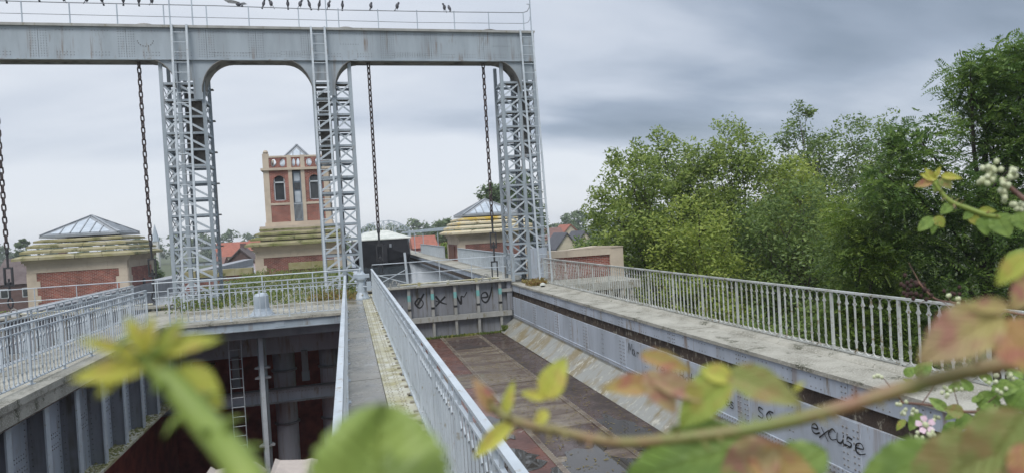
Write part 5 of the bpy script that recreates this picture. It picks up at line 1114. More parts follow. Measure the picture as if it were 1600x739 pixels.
LEAVES.append(('C',(0.3179,0.2537,2.0953),(0.2916,0.2639,2.0525),(-0.6492,-0.5180,0.5569),0.60,'olive'))
LEAVES.append(('C',(0.3238,0.2617,2.0925),(0.3260,0.2458,2.0651),(-0.6457,-0.5218,0.5574),0.60,'olive'))
LEAVES.append(('C',(0.3069,0.2456,2.0834),(0.3022,0.2372,2.0567),(-0.6354,-0.5085,0.5811),0.60,'orange'))
LEAVES.append(('C',(0.3060,0.2871,2.0674),(0.2653,0.3123,2.0398),(-0.5874,-0.5512,0.5926),0.50,'green'))
LEAVES.append(('C',(0.3151,0.2449,2.1731),(0.3052,0.2550,2.1575),(-0.7151,-0.5557,0.4241),0.50,'yellow'))
LEAVES.append(('C',(0.3164,0.2418,2.1625),(0.3077,0.2496,2.1453),(-0.7118,-0.5440,0.4443),0.60,'pink'))
CANES.append(('D','thin green bramble cane with small green leaves and bud clusters, upper right against the ash',0.0045,[(1.0581,0.7188,2.1541),(0.9596,0.7527,2.1676),(0.9207,0.7692,2.1738),(0.9010,0.7925,2.1880),(0.8880,0.8071,2.1990),(0.8801,0.8156,2.2144),(0.8747,0.8209,2.2297)]))
LEAVES.append(('D',(0.9237,0.7657,2.1773),(0.9324,0.7531,2.1421),(-0.7335,-0.6080,0.3039),0.85,'green'))
LEAVES.append(('D',(0.9398,0.7459,2.1796),(0.9447,0.7382,2.1496),(-0.7466,-0.5926,0.3022),0.80,'green'))
LEAVES.append(('D',(0.9148,0.7762,2.1753),(0.9148,0.7747,2.1450),(-0.7261,-0.6161,0.3053),0.75,'green'))
LEAVES.append(('D',(0.9053,0.7874,2.1771),(0.9086,0.7829,2.1606),(-0.7188,-0.6252,0.3040),0.85,'lime'))
LEAVES.append(('D',(0.9060,0.7867,2.1818),(0.8972,0.7964,2.1710),(-0.7201,-0.6253,0.3006),0.70,'green'))
LEAVES.append(('D',(0.9111,0.7808,2.1842),(0.9248,0.7644,2.1810),(-0.7246,-0.6209,0.2989),0.50,'lime'))
LEAVES.append(('D',(0.8746,0.8214,2.1778),(0.8810,0.8138,2.1596),(-0.6945,-0.6523,0.3036),0.75,'lime'))
LEAVES.append(('D',(0.8722,0.8238,2.1760),(0.8567,0.8391,2.1553),(-0.6924,-0.6540,0.3048),0.60,'green'))
LEAVES.append(('D',(0.8906,0.8042,2.1958),(0.8780,0.8177,2.1804),(-0.7102,-0.6413,0.2904),0.65,'green'))
LEAVES.append(('D',(0.8744,0.8214,2.1738),(0.8697,0.8252,2.1486),(-0.6938,-0.6518,0.3064),0.40,'green'))
LEAVES.append(('D',(0.8793,0.8159,2.2340),(0.8745,0.8217,2.2121),(-0.7073,-0.6564,0.2623),0.60,'green'))
LEAVES.append(('D',(0.8804,0.8147,2.2358),(0.8895,0.8053,2.2172),(-0.7085,-0.6556,0.2609),0.75,'olive'))
LEAVES.append(('D',(0.8748,0.8208,2.2326),(0.8662,0.8287,2.2533),(-0.7035,-0.6601,0.2633),0.40,'yellow'))
LEAVES.append(('D',(0.8748,0.8207,2.2345),(0.8804,0.8137,2.2532),(-0.7038,-0.6603,0.2619),0.40,'yellow'))
LEAVES.append(('D',(0.8736,0.8221,2.2318),(0.8556,0.8411,2.2251),(-0.7025,-0.6610,0.2639),0.50,'orange'))
LEAVES.append(('D',(0.8776,0.8177,2.2342),(0.8616,0.8341,2.2441),(-0.7060,-0.6579,0.2621),0.50,'yellow'))
LEAVES.append(('D',(0.8804,0.8145,2.2397),(0.8992,0.7939,2.2323),(-0.7092,-0.6561,0.2581),0.40,'yellow'))
LEAVES.append(('D',(0.9299,0.7514,2.0966),(0.9461,0.7347,2.1284),(-0.7253,-0.5860,0.3614),0.80,'green'))
CANES.append(('D2','bramble flower stalk carrying white bud clusters, right edge above the leafy cane',0.004,[(1.0180,0.7245,2.1656),(0.9491,0.7342,2.1915),(0.9405,0.7453,2.2045),(0.9347,0.7524,2.2154),(0.9291,0.7590,2.2254)]))
BUDS.append(('D2',(0.9272,0.7638,2.2536),0.0052))
BUDS.append(('D2',(0.9175,0.7701,2.2456),0.0052))
BUDS.append(('D2',(0.9107,0.7722,2.2452),0.0052))
BUDS.append(('D2',(0.9270,0.7575,2.2412),0.0052))
BUDS.append(('D2',(0.9144,0.7659,2.2462),0.0052))
BUDS.append(('D2',(0.9179,0.7696,2.2416),0.0052))
BUDS.append(('D2',(0.9226,0.7663,2.2440),0.0052))
BUDS.append(('D2',(0.9217,0.7626,2.2405),0.0052))
BUDS.append(('D2',(0.9284,0.7774,2.2418),0.0052))
BUDS.append(('D2',(0.9239,0.7739,2.2449),0.0052))
BUDS.append(('D2',(0.9237,0.7736,2.2338),0.0052))
BUDS.append(('D2',(0.9266,0.7682,2.2315),0.0052))
BUDS.append(('D2',(0.9100,0.7728,2.2286),0.0052))
BUDS.append(('D2',(0.9208,0.7754,2.2316),0.0052))
BUDS.append(('D2',(0.9209,0.7687,2.2367),0.0052))
BUDS.append(('D2',(0.9252,0.7707,2.2262),0.0052))
BUDS.append(('D2',(0.9215,0.7663,2.2273),0.0052))
BUDS.append(('D2',(0.9222,0.7727,2.2300),0.0052))
BUDS.append(('D2',(0.9176,0.7749,2.2288),0.0052))
BUDS.append(('D2',(0.9140,0.7817,2.2246),0.0052))
BUDS.append(('D2',(0.9092,0.7738,2.2263),0.0052))
BUDS.append(('D2',(0.9144,0.7679,2.2325),0.0052))
BUDS.append(('D2',(0.9085,0.7636,2.2219),0.0052))
BUDS.append(('D2',(0.9132,0.7725,2.2251),0.0052))
BUDS.append(('D2',(0.9220,0.7709,2.2297),0.0052))
BUDS.append(('D2',(0.9351,0.7513,2.2286),0.0052))
BUDS.append(('D2',(0.9446,0.7553,2.2403),0.0052))
BUDS.append(('D2',(0.9446,0.7505,2.2306),0.0052))
BUDS.append(('D2',(0.9346,0.7442,2.2356),0.0052))
BUDS.append(('D2',(0.9289,0.7452,2.2285),0.0052))
BUDS.append(('D2',(0.9373,0.7507,2.2349),0.0052))
BUDS.append(('D2',(0.9307,0.7400,2.2376),0.0052))
BUDS.append(('D2',(0.9411,0.7513,2.2291),0.0052))
BUDS.append(('D2',(0.9394,0.7487,2.2346),0.0052))
BUDS.append(('D2',(0.9272,0.7540,2.2193),0.0052))
BUDS.append(('D2',(0.9343,0.7579,2.2228),0.0052))
BUDS.append(('D2',(0.9388,0.7616,2.2129),0.0052))
BUDS.append(('D2',(0.9333,0.7505,2.2294),0.0052))
BUDS.append(('D2',(0.9195,0.7494,2.2203),0.0052))
BUDS.append(('D2',(0.9280,0.7482,2.2179),0.0052))
BUDS.append(('D2',(0.9295,0.7590,2.2256),0.0052))
BUDS.append(('D2',(0.9319,0.7540,2.2145),0.0052))
BUDS.append(('D2',(0.9395,0.7634,2.2050),0.0052))
BUDS.append(('D2',(0.9261,0.7529,2.1999),0.0052))
BUDS.append(('D2',(0.9359,0.7653,2.2094),0.0052))
BUDS.append(('D2',(0.9289,0.7553,2.2069),0.0052))
BUDS.append(('D2',(0.9263,0.7540,2.2086),0.0052))
BUDS.append(('D2',(0.9292,0.7570,2.1954),0.0052))
BUDS.append(('D2',(0.9218,0.7556,2.2108),0.0052))
BUDS.append(('D2',(0.9306,0.7576,2.2021),0.0052))
BUDS.append(('D2',(0.9308,0.7586,2.2052),0.0052))
BUDS.append(('D2',(0.9364,0.7514,2.1895),0.0052))
BUDS.append(('D2',(0.9341,0.7454,2.1894),0.0052))
BUDS.append(('D2',(0.9371,0.7455,2.1832),0.0052))
BUDS.append(('D2',(0.9425,0.7488,2.1832),0.0052))
BUDS.append(('D2',(0.9489,0.7429,2.1961),0.0052))
BUDS.append(('D2',(0.9426,0.7506,2.1864),0.0052))
BUDS.append(('D2',(0.9435,0.7427,2.1819),0.0052))
BUDS.append(('D2',(0.9437,0.7397,2.1878),0.0052))
BUDS.append(('D2',(0.9525,0.7510,2.1892),0.0052))
CANES.append(('E','leafy bramble sprig with white buds and one pink flower beside the trough wall',0.004,[(1.1839,0.8190,1.7786),(1.1787,0.9186,1.7885),(1.1743,1.0061,1.7892),(1.1437,1.0402,1.7879),(1.1088,1.0800,1.7949),(1.0736,1.1152,1.7956)]))
LEAVES.append(('E',(1.2099,1.0551,1.8145),(1.2254,1.0229,1.7784),(-0.9258,-0.2842,0.2491),0.85,'green'))
LEAVES.append(('E',(1.1747,1.0061,1.7954),(1.1500,1.0138,1.7468),(-0.5564,-0.5909,0.5842),0.60,'green'))
LEAVES.append(('E',(1.1676,1.0449,1.8371),(1.1390,1.0699,1.8195),(-0.5774,-0.4184,0.7011),0.50,'green'))
LEAVES.append(('E',(1.1268,1.0178,1.7983),(1.1012,1.0373,1.7777),(-0.5850,-0.4606,0.6675),0.50,'green'))
LEAVES.append(('E',(1.0969,1.0846,1.7783),(1.0733,1.0942,1.7438),(-0.6513,-0.2405,0.7197),0.70,'green'))
LEAVES.append(('E',(1.0523,1.0793,1.7725),(1.0354,1.0869,1.7508),(-0.6052,-0.3556,0.7122),0.50,'lime'))
LEAVES.append(('E',(1.1069,1.0344,1.7965),(1.0896,1.0604,1.8173),(-0.7395,-0.4976,0.4533),0.55,'green'))
LEAVES.append(('E',(1.1402,1.0075,1.8362),(1.1311,1.0253,1.8580),(-0.8064,-0.4062,0.4297),0.60,'green'))
LEAVES.append(('E',(1.1944,1.0138,1.8409),(1.2104,0.9892,1.8260),(-0.7738,-0.4910,0.4002),0.60,'green'))
LEAVES.append(('E',(1.2047,0.9861,1.7968),(1.2248,0.9757,1.8336),(-0.5506,-0.6269,0.5513),0.70,'green'))
LEAVES.append(('E',(1.1969,1.0899,1.7446),(1.1645,1.1071,1.7040),(-0.5923,-0.4718,0.6531),0.60,'green'))
LEAVES.append(('E',(1.1726,1.0125,1.7629),(1.1761,0.9914,1.7255),(-0.5380,-0.5436,0.6443),0.70,'green'))
LEAVES.append(('E',(1.1406,0.9226,1.8038),(1.1184,0.9410,1.7842),(-0.6040,-0.3586,0.7118),0.60,'green'))
LEAVES.append(('E',(1.0471,1.0325,1.8475),(1.0277,1.0569,1.8630),(-0.4621,-0.5519,0.6941),0.40,'lime'))
LEAVES.append(('E',(1.2227,0.9728,1.8588),(1.2072,0.9970,1.8739),(-0.4497,-0.5083,0.7344),0.50,'green'))
LEAVES.append(('E',(1.1534,1.0217,1.7815),(1.1269,1.0407,1.7571),(-0.5587,-0.6698,0.4891),0.70,'green'))
LEAVES.append(('E',(1.2028,1.0093,1.8098),(1.1785,1.0295,1.7889),(-0.6008,-0.6106,0.5159),0.70,'green'))
LEAVES.append(('E',(1.0969,0.9972,1.7540),(1.0974,1.0029,1.7681),(-0.2530,-0.7091,0.6582),0.71,'green'))
LEAVES.append(('E',(1.1982,1.0625,1.7948),(1.2157,1.0474,1.8077),(-0.5271,-0.1732,0.8320),0.64,'green'))
LEAVES.append(('E',(1.1908,0.9675,1.7100),(1.1975,0.9451,1.6833),(-0.7401,-0.3940,0.5450),0.65,'green'))
LEAVES.append(('E',(1.1533,0.9849,1.7359),(1.1248,1.0073,1.7145),(-0.5823,-0.4512,0.6763),0.69,'green'))
LEAVES.append(('E',(1.1522,1.0215,1.7323),(1.1288,1.0434,1.7235),(-0.5344,-0.4158,0.7358),0.83,'olive'))
LEAVES.append(('E',(1.1500,1.1468,1.8348),(1.1765,1.1291,1.8654),(-0.5096,-0.7208,0.4698),0.67,'green'))
LEAVES.append(('E',(1.1739,1.0320,1.7664),(1.1862,1.0254,1.7847),(-0.6398,-0.3213,0.6982),0.72,'green'))
LEAVES.append(('E',(1.2357,1.0316,1.6769),(1.2078,1.0577,1.6641),(-0.5827,-0.4825,0.6539),0.65,'green'))
LEAVES.append(('E',(1.2570,1.0147,1.6799),(1.2779,0.9854,1.6742),(-0.5294,-0.4505,0.7189),0.63,'green'))
LEAVES.append(('E',(1.1735,0.9820,1.6936),(1.1513,1.0041,1.6858),(-0.6503,-0.7506,0.1171),0.81,'olive'))
LEAVES.append(('E',(1.1437,0.9922,1.7277),(1.1312,1.0140,1.7441),(-0.7794,-0.4483,0.4378),0.66,'green'))
LEAVES.append(('E',(1.1413,0.8981,1.8874),(1.1377,0.9112,1.9135),(-0.5887,-0.5347,0.6063),0.61,'green'))
LEAVES.append(('E',(1.1119,1.1296,1.6552),(1.1406,1.0942,1.6424),(-0.5350,-0.5392,0.6504),0.78,'olive'))
LEAVES.append(('E',(1.1871,0.9777,1.7921),(1.1798,0.9725,1.7597),(-0.3925,-0.7103,0.5843),0.61,'green'))
LEAVES.append(('E',(1.2553,1.0177,1.7188),(1.2406,1.0183,1.6832),(-0.0415,-0.9547,0.2946),0.66,'olive'))
LEAVES.append(('E',(1.1464,0.9704,1.8208),(1.1234,0.9812,1.7817),(-0.4437,-0.7788,0.4433),0.62,'green'))
LEAVES.append(('E',(1.1994,1.0093,1.7673),(1.1714,1.0302,1.7408),(-0.5597,-0.6978,0.4470),0.62,'green'))
LEAVES.append(('E',(1.1835,0.9434,1.8015),(1.1630,0.9624,1.7866),(-0.6223,-0.5803,0.5254),0.65,'green'))
LEAVES.append(('E',(1.2102,0.9793,1.7723),(1.2218,0.9721,1.7893),(-0.6526,-0.2565,0.7129),0.63,'green'))
LEAVES.append(('E',(1.2228,1.0382,1.7935),(1.2303,1.0204,1.7718),(-0.3134,-0.6068,0.7305),0.60,'olive'))
LEAVES.append(('E',(1.2859,1.0317,1.6946),(1.2657,1.0419,1.6654),(-0.5899,-0.5137,0.6230),0.80,'green'))
LEAVES.append(('E',(1.2066,1.0822,1.7405),(1.2309,1.0552,1.7421),(-0.7113,-0.6662,0.2242),0.62,'green'))
LEAVES.append(('E',(1.2202,1.0355,1.7320),(1.2244,1.0398,1.7531),(-0.4657,-0.6269,0.6245),0.67,'green'))
LEAVES.append(('E',(1.2259,1.0076,1.8296),(1.2233,0.9948,1.7888),(-0.2949,-0.7383,0.6066),0.69,'green'))
LEAVES.append(('E',(1.2890,1.0433,1.8004),(1.2938,1.0242,1.7679),(-0.8339,-0.3067,0.4588),0.69,'olive'))
LEAVES.append(('E',(1.1930,1.0295,1.7020),(1.1831,1.0206,1.6617),(-0.4031,-0.6686,0.6248),0.62,'green'))
LEAVES.append(('E',(1.2607,1.0313,1.7836),(1.2384,1.0483,1.7597),(-0.6158,-0.4759,0.6279),0.78,'green'))
LEAVES.append(('E',(1.1048,0.9964,1.8012),(1.0838,1.0209,1.8057),(-0.7445,-0.5982,0.2964),0.83,'olive'))
LEAVES.append(('E',(1.2173,1.0139,1.7291),(1.2019,1.0320,1.7288),(-0.7377,-0.6235,0.2591),0.75,'green'))
LEAVES.append(('E',(1.2369,1.0292,1.8443),(1.2382,1.0124,1.8031),(-0.6128,-0.5219,0.5935),0.63,'green'))
LEAVES.append(('E',(1.2353,1.0544,1.7321),(1.2518,1.0302,1.7222),(-0.8203,-0.5044,0.2696),0.69,'green'))
LEAVES.append(('E',(1.1415,1.0210,1.6942),(1.1400,1.0312,1.7118),(0.0115,-0.7110,0.7031),0.63,'green'))
LEAVES.append(('E',(1.1020,1.0715,1.6895),(1.1275,1.0559,1.7134),(-0.4930,-0.7179,0.4914),0.80,'green'))
LEAVES.append(('E',(1.2330,1.0445,1.8374),(1.2198,1.0620,1.8435),(-0.8131,-0.5319,0.2367),0.79,'green'))
LEAVES.append(('E',(1.2619,1.0501,1.8221),(1.2479,1.0553,1.7915),(-0.6969,-0.3161,0.6437),0.78,'green'))
LEAVES.append(('E',(1.2452,0.9838,1.8475),(1.2177,1.0057,1.8145),(-0.6434,-0.4141,0.6439),0.69,'green'))
LEAVES.append(('E',(1.2030,0.9808,1.8387),(1.1848,1.0002,1.8319),(-0.6218,-0.5078,0.5963),0.73,'green'))
LEAVES.append(('E',(1.1976,0.9941,1.7958),(1.1987,0.9775,1.7603),(-0.3134,-0.6806,0.6622),0.62,'green'))
LEAVES.append(('E',(1.1000,1.0866,1.8296),(1.0788,1.1035,1.8174),(-0.5533,-0.4527,0.6993),0.62,'olive'))
LEAVES.append(('E',(1.1794,0.9389,1.7856),(1.2037,0.9138,1.7994),(-0.5960,-0.4338,0.6758),0.61,'green'))
LEAVES.append(('E',(1.1741,1.2007,1.8212),(1.1922,1.1890,1.8415),(-0.5269,-0.6743,0.5174),0.73,'green'))
LEAVES.append(('E',(1.1365,0.9927,1.6929),(1.1041,1.0193,1.6746),(-0.5665,-0.4803,0.6696),0.75,'green'))
LEAVES.append(('E',(1.2119,1.0498,1.7909),(1.2085,1.0411,1.7597),(-0.8135,-0.2301,0.5341),0.82,'olive'))
LEAVES.append(('E',(1.2584,1.0754,1.7199),(1.2804,1.0416,1.7037),(-0.1870,-0.4207,0.8877),0.77,'green'))
LEAVES.append(('E',(1.1855,0.9980,1.8367),(1.2094,0.9710,1.8424),(-0.6673,-0.6060,0.4330),0.76,'green'))
BUDS.append(('E',(1.0670,1.1147,1.7929),0.0052))
BUDS.append(('E',(1.0528,1.0908,1.7997),0.0052))
BUDS.append(('E',(1.0794,1.1177,1.7937),0.0052))
BUDS.append(('E',(1.0398,1.0631,1.8134),0.0052))
BUDS.append(('E',(1.0719,1.1167,1.7911),0.0052))
BUDS.append(('E',(1.0541,1.0808,1.7909),0.0052))
BUDS.append(('E',(1.0804,1.1064,1.7825),0.0052))
BUDS.append(('E',(1.0683,1.1045,1.7757),0.0052))
BUDS.append(('E',(1.0489,1.0779,1.7849),0.0052))
BUDS.append(('E',(1.0655,1.0979,1.7813),0.0052))
BUDS.append(('E',(1.0688,1.0682,1.7897),0.0052))
BUDS.append(('E',(1.0833,1.0934,1.7815),0.0052))
BUDS.append(('E',(1.0756,1.0864,1.7786),0.0052))
BUDS.append(('E',(1.0786,1.0857,1.7881),0.0052))
BUDS.append(('E',(1.1013,1.0775,1.7544),0.0052))
BUDS.append(('E',(1.0928,1.0627,1.7484),0.0052))
BUDS.append(('E',(1.0755,1.0407,1.7524),0.0052))
BUDS.append(('E',(1.0783,1.0606,1.7536),0.0052))
BUDS.append(('E',(1.0616,1.0618,1.7506),0.0052))
BUDS.append(('E',(1.0929,1.0737,1.7478),0.0052))
BUDS.append(('E',(1.1058,1.0619,1.7760),0.0052))
BUDS.append(('E',(1.1216,1.0683,1.7705),0.0052))
BUDS.append(('E',(1.1209,1.0735,1.7700),0.0052))
BUDS.append(('E',(1.0886,1.0485,1.7750),0.0052))
BUDS.append(('E',(1.0774,1.0421,1.7562),0.0052))
BUDS.append(('E',(1.0900,1.0509,1.7456),0.0052))
BUDS.append(('E',(1.0652,1.0362,1.7521),0.0052))
BUDS.append(('E',(1.0713,1.0462,1.7510),0.0052))
BUDS.append(('E',(1.0822,1.0542,1.7468),0.0052))
BUDS.append(('E',(1.0824,1.0792,1.7263),0.0052))
BUDS.append(('E',(1.0673,1.0561,1.7417),0.0052))
BUDS.append(('E',(1.0389,1.0418,1.7510),0.0052))
BUDS.append(('E',(1.0905,1.0890,1.7257),0.0052))
BUDS.append(('E',(1.1302,1.0553,1.8304),0.0052))
BUDS.append(('E',(1.1147,1.0519,1.8253),0.0052))
BUDS.append(('E',(1.1329,1.0593,1.8133),0.0052))
BUDS.append(('E',(1.1218,1.0395,1.8302),0.0052))
BUDS.append(('E',(1.1141,1.0388,1.8243),0.0052))
BUDS.append(('E',(1.1181,1.0493,1.8357),0.0052))
BUDS.append(('E',(1.1328,1.0228,1.8377),0.0052))
BUDS.append(('E',(1.1452,1.0477,1.8285),0.0052))
BUDS.append(('E',(1.1215,1.0143,1.8394),0.0052))
BUDS.append(('E',(1.1415,1.0255,1.8359),0.0052))
BUDS.append(('E',(1.1414,1.0310,1.8442),0.0052))
BUDS.append(('E',(1.1977,1.0108,1.8451),0.0052))
BUDS.append(('E',(1.1772,0.9885,1.8652),0.0052))
BUDS.append(('E',(1.1600,0.9765,1.8582),0.0052))
BUDS.append(('E',(1.1769,1.0045,1.8478),0.0052))
BUDS.append(('E',(1.2069,1.0171,1.8554),0.0052))
BUDS.append(('E',(1.1992,1.0325,1.8448),0.0052))
BUDS.append(('E',(1.1627,0.9696,1.8387),0.0052))
BUDS.append(('E',(1.1904,0.9828,1.8401),0.0052))
BUDS.append(('E',(1.1958,0.9950,1.8355),0.0052))
BUDS.append(('E',(1.1768,0.9890,1.8372),0.0052))
BUDS.append(('E',(1.1930,0.9966,1.8276),0.0052))
BUDS.append(('E',(1.0879,1.0747,1.8460),0.0052))
BUDS.append(('E',(1.0899,1.0780,1.8357),0.0052))
BUDS.append(('E',(1.0862,1.0665,1.8449),0.0052))
BUDS.append(('E',(1.1014,1.0768,1.8475),0.0052))
BUDS.append(('E',(1.1037,1.0730,1.8484),0.0052))
BUDS.append(('E',(1.0680,1.0674,1.8496),0.0052))
BUDS.append(('E',(1.0434,1.1371,1.8492),0.0052))
BUDS.append(('E',(1.0557,1.1389,1.8442),0.0052))
BUDS.append(('E',(1.0314,1.1222,1.8525),0.0052))
BUDS.append(('E',(1.0583,1.1622,1.8399),0.0052))
BUDS.append(('E',(1.0660,1.1566,1.8427),0.0052))
BUDS.append(('E',(1.0255,1.1180,1.8555),0.0052))
BUDS.append(('E',(1.2235,1.0036,1.8533),0.0052))
BUDS.append(('E',(1.1868,0.9694,1.8680),0.0052))
BUDS.append(('E',(1.1983,0.9788,1.8677),0.0052))
BUDS.append(('E',(1.2063,0.9808,1.8575),0.0052))
BUDS.append(('E',(1.2130,0.9965,1.8625),0.0052))
BUDS.append(('E',(1.0383,1.0837,1.6930),0.0052))
BUDS.append(('E',(1.0302,1.0856,1.6807),0.0052))
BUDS.append(('E',(1.0276,1.0875,1.6826),0.0052))
BUDS.append(('E',(0.9917,1.0447,1.7144),0.0052))
BUDS.append(('E',(1.0302,1.0922,1.6919),0.0052))
BUDS.append(('E',(1.0263,1.0752,1.6865),0.0052))
BUDS.append(('E',(1.1614,0.9417,1.7365),0.0052))
BUDS.append(('E',(1.1797,0.9507,1.7337),0.0052))
BUDS.append(('E',(1.1937,0.9579,1.7377),0.0052))
BUDS.append(('E',(1.1557,0.9433,1.7478),0.0052))
BUDS.append(('E',(1.1772,0.9514,1.7432),0.0052))
BUDS.append(('E',(1.1485,1.0172,1.6899),0.0052))
BUDS.append(('E',(1.1348,0.9951,1.6960),0.0052))
BUDS.append(('E',(1.1139,0.9623,1.7190),0.0052))
BUDS.append(('E',(1.1193,0.9718,1.7163),0.0052))
BUDS.append(('E',(1.1622,1.0478,2.0072),0.0052))
BUDS.append(('E',(1.1725,1.0593,1.9957),0.0052))
BUDS.append(('E',(1.1543,1.0447,2.0077),0.0052))
BUDS.append(('E',(1.1524,1.0632,2.0120),0.0052))
BUDS.append(('E',(1.1622,1.0686,2.0118),0.0052))
FLOWER=(1.0767,1.0568,1.7654); FLOWERN=(-0.6858,-0.6731,0.2768)
CANES.append(('F','dried dark brown bramble twig with withered flower head above the railing',0.0028,[(1.5080,1.1222,1.9235),(1.4007,1.2603,1.9558),(1.3714,1.2937,1.9642),(1.3583,1.3109,1.9840),(1.3487,1.3243,2.0072)]))
BUDS.append(('F',(1.3558,1.3112,1.9655),0.0070))
BUDS.append(('F',(1.3588,1.3247,1.9992),0.0070))
BUDS.append(('F',(1.3125,1.3212,1.9801),0.0070))
BUDS.append(('F',(1.3389,1.3471,1.9875),0.0070))
BUDS.append(('F',(1.3284,1.3470,1.9967),0.0070))
BUDS.append(('F',(1.3474,1.3276,2.0014),0.0070))
BUDS.append(('F',(1.3444,1.3379,1.9654),0.0070))
BUDS.append(('F',(1.3318,1.3463,2.0230),0.0070))
BUDS.append(('F',(1.3676,1.3268,1.9839),0.0070))
BUDS.append(('F',(1.3493,1.3452,2.0084),0.0070))
BUDS.append(('F',(1.3225,1.3073,1.9812),0.0070))
BUDS.append(('F',(1.3566,1.3379,1.9966),0.0070))
BUDS.append(('F',(1.3282,1.3271,1.9993),0.0070))
BUDS.append(('F',(1.3453,1.3033,1.9899),0.0070))
BUDS.append(('F',(1.3526,1.3613,2.0019),0.0070))
BUDS.append(('F',(1.3315,1.3587,2.0006),0.0070))
BUDS.append(('F',(1.3667,1.3257,1.9892),0.0070))
BUDS.append(('F',(1.3496,1.3194,1.9732),0.0070))
BUDS.append(('F',(1.3823,1.3305,1.9818),0.0070))
BUDS.append(('F',(1.3108,1.3224,1.9765),0.0070))
BUDS.append(('F',(1.3131,1.3334,1.9822),0.0070))
BUDS.append(('F',(1.3724,1.3464,2.0014),0.0070))
BUDS.append(('F',(1.3474,1.3315,2.0052),0.0070))
BUDS.append(('F',(1.3616,1.3260,1.9987),0.0070))
BUDS.append(('F',(1.3643,1.3042,1.9745),0.0070))
BUDS.append(('F',(1.3145,1.3131,1.9822),0.0070))
BUDS.append(('F',(1.3677,1.2714,1.9875),0.0060))
BUDS.append(('F',(1.3888,1.2501,1.9802),0.0060))
BUDS.append(('F',(1.3784,1.2656,1.9764),0.0060))
BUDS.append(('F',(1.3950,1.2755,1.9796),0.0060))
BUDS.append(('F',(1.4156,1.2884,1.9749),0.0060))
BUDS.append(('F',(1.4432,1.2985,1.9884),0.0060))
def bramble_leaf(mat, seed, rnd_=False):
    r = random.Random(seed); m = MB(); nx, ny = 22, 4
    prof = lambda u: (math.sin(math.pi*min(1, u*1.02)**.72))**.85 if 0 < u < 1 else 0.0
    if rnd_: prof = lambda u: max(0.0, math.sin(math.pi*u**.95))**.55 if 0 < u < 1 else 0.0
    for i in range(nx+1):
        u = i/nx; hw = prof(u)*.5; saw = 1+.05*((i % 2)*2-1)*(0 < i < nx)
        for j in range(-ny, ny+1):
            v = j/ny; y = hw*v*(saw if abs(j) == ny else 1); z = (.05*math.sin(u*7+v*3)+.04*math.cos(v*6+u*4) if rnd_ else 0)+.10*abs(v)*hw*2-.22*(u-.45)**2+.018*math.sin(u*9*math.pi-abs(v)*5)*abs(v)+.02*math.sin(u*5+seed)*v
            m.v.append((u, y, z))
    k = 2*ny+1
    for i in range(nx):
        for j in range(2*ny): m.f.append((i*k+j, (i+1)*k+j, (i+1)*k+j+1, i*k+j+1))
    me = m.mesh('leaf', mat)
    for p in me.polygons: p.use_smooth = True
    return me
LM = {c: bramble_leaf('bramble_'+c, i) for i, c in enumerate(('green', 'lime', 'yellow', 'orange', 'pink', 'red', 'olive'))}
LM['round'] = bramble_leaf('bramble_round', 0, True)
BT = {}
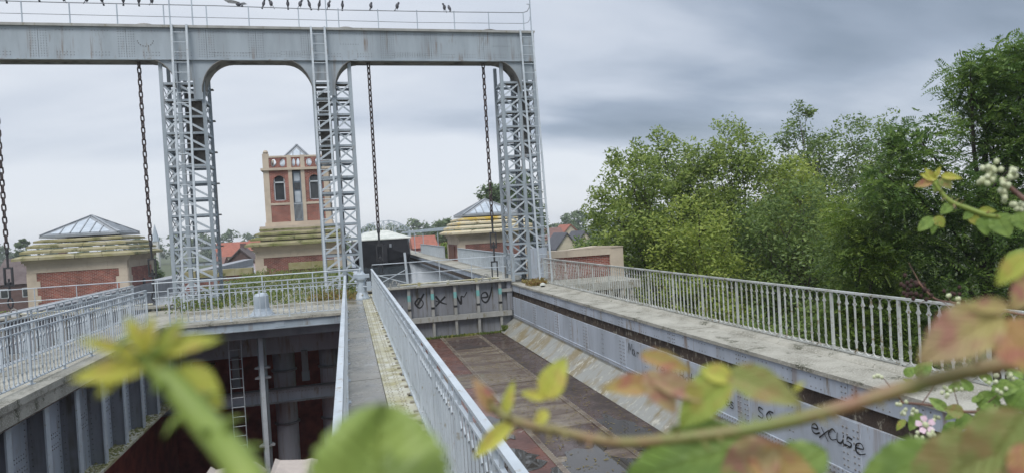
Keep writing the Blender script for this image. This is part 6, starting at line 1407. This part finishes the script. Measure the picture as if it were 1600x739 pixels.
for who, label, rad, pts in CANES:
    pts = [Vector(p) for p in pts]; t = thing('bramble_cane' if who != 'F' else 'withered_twig', label, 'bramble' if who != 'F' else 'twig', pts[0]); BT[who] = t
    sm = []
    for i in range(len(pts)-1):
        p0, p1, p2, p3 = pts[max(i-1, 0)], pts[i], pts[i+1], pts[min(i+2, len(pts)-1)]
        for q in range(5):
            u = q/5; sm.append(.5*((2*p1)+(p2-p0)*u+(2*p0-5*p1+4*p2-p3)*u*u+(3*p1-p0-3*p2+p3)*u**3))
    sm.append(pts[-1]); n = len(sm)
    b = MB().tube([sm[0]+Vector((.25, -.02, -1.0)), sm[0]+Vector((.06, 0, -.12))]+sm if who in 'CDE' else sm, [rad*1.2]*2+[rad*(1-.45*i/n) for i in range(n)] if who in 'CDE' else [rad*(1-.35*i/n) for i in range(n)], 10)
    smooth(part('stem', b, {'A': 'cane_green', 'B': 'cane_green', 'C': 'cane_red', 'D': 'cane_green'}.get(who, 'cane_purple'), t))
    th = MB(); r2 = random.Random(len(label))
    if who in 'ACD':
        for i in range(2, n-2):
            for q in range(1):
                d = (sm[i+1]-sm[i]).normalized(); a = r2.uniform(0, 6.28); x = d.orthogonal().normalized(); nr = x*math.cos(a)+d.cross(x)*math.sin(a); o = sm[i]+d*r2.uniform(0, .01); l = rad*r2.uniform(.9, 1.5)
                th.tube([o+nr*rad*.6, o+nr*(rad*.8+l*.5)-d*l*.12, o+nr*(rad*.8+l)-d*l*.5], [rad*.34, rad*.16, rad*.02], 5)
        part('thorns', th, 'cane_red' if who != 'A' else 'cane_green', t)
    if who in 'EF':
        for i in range(3, n-1, 3):
            e = sm[i]+Vector((r2.uniform(-.04, .04), r2.uniform(-.04, .04), r2.uniform(-.02, .06))); th.tube([sm[i], e], [rad*.4, rad*.2], 4)
        part('side_twigs', th, 'cane_purple', t)
for who, B, T, n_, wd, c in LEAVES:
    B, T, n_ = Vector(B), Vector(T), Vector(n_); x = T-B; ln = x.length; x.normalize(); z = (n_-x*n_.dot(x)).normalized(); y = z.cross(x)
    o = put('leaf', LM[c], BT[who], B); o.rotation_euler = Matrix((x, y, z)).transposed().to_euler(); o.scale = (ln, ln*wd, ln*.9)
bm = {}
for who, p, r in BUDS: bm.setdefault(who, MB()).ball(p, r*.72, 7, 5, (1, 1, 1.2))
for who, m in bm.items(): smooth(part('buds', m, 'withered' if who == 'F' else 'bud', BT[who], kind='stuff'))
F = Vector(FLOWER); Fn = Vector(FLOWERN).normalized(); x = Fn.orthogonal().normalized(); y = Fn.cross(x)
for k in range(5):
    a = 2*math.pi*k/5; d = x*math.cos(a)+y*math.sin(a); s2 = Fn.cross(d); q = []
    b = MB().add([F+d*.003, F+d*.010+s2*.006+Fn*.003, F+d*.017+s2*.005+Fn*.004, F+d*.017-s2*.005+Fn*.004, F+d*.010-s2*.006+Fn*.003], [(0,1,2,3,4)]); part('petal', b, 'petal', BT['E'])
part('stamens', MB().ball(F+Fn*.003, .006, 7, 5), 'bud', BT['E'])

# ---------------------------------------------------------------- air
hz = MB().box(-720, 720, -60, 1110, -10.5, 16).mesh('haze', None); ho = tag(put('haze', hz), kind='stuff', label='thin pale haze in the damp air over the whole place')
m = bpy.data.materials.new('haze'); m.use_nodes = True; t_ = m.node_tree; t_.nodes.remove(t_.nodes['Principled BSDF'])
pv = N(t_, 'ShaderNodeVolumePrincipled', _Density=.0005); pv.inputs['Color'].default_value = (.90, .94, 1, 1); pv.inputs['Anisotropy'].default_value = 0.0
L(t_, pv.outputs[0], t_.nodes['Material Output'].inputs['Volume']); hz.materials.append(m)
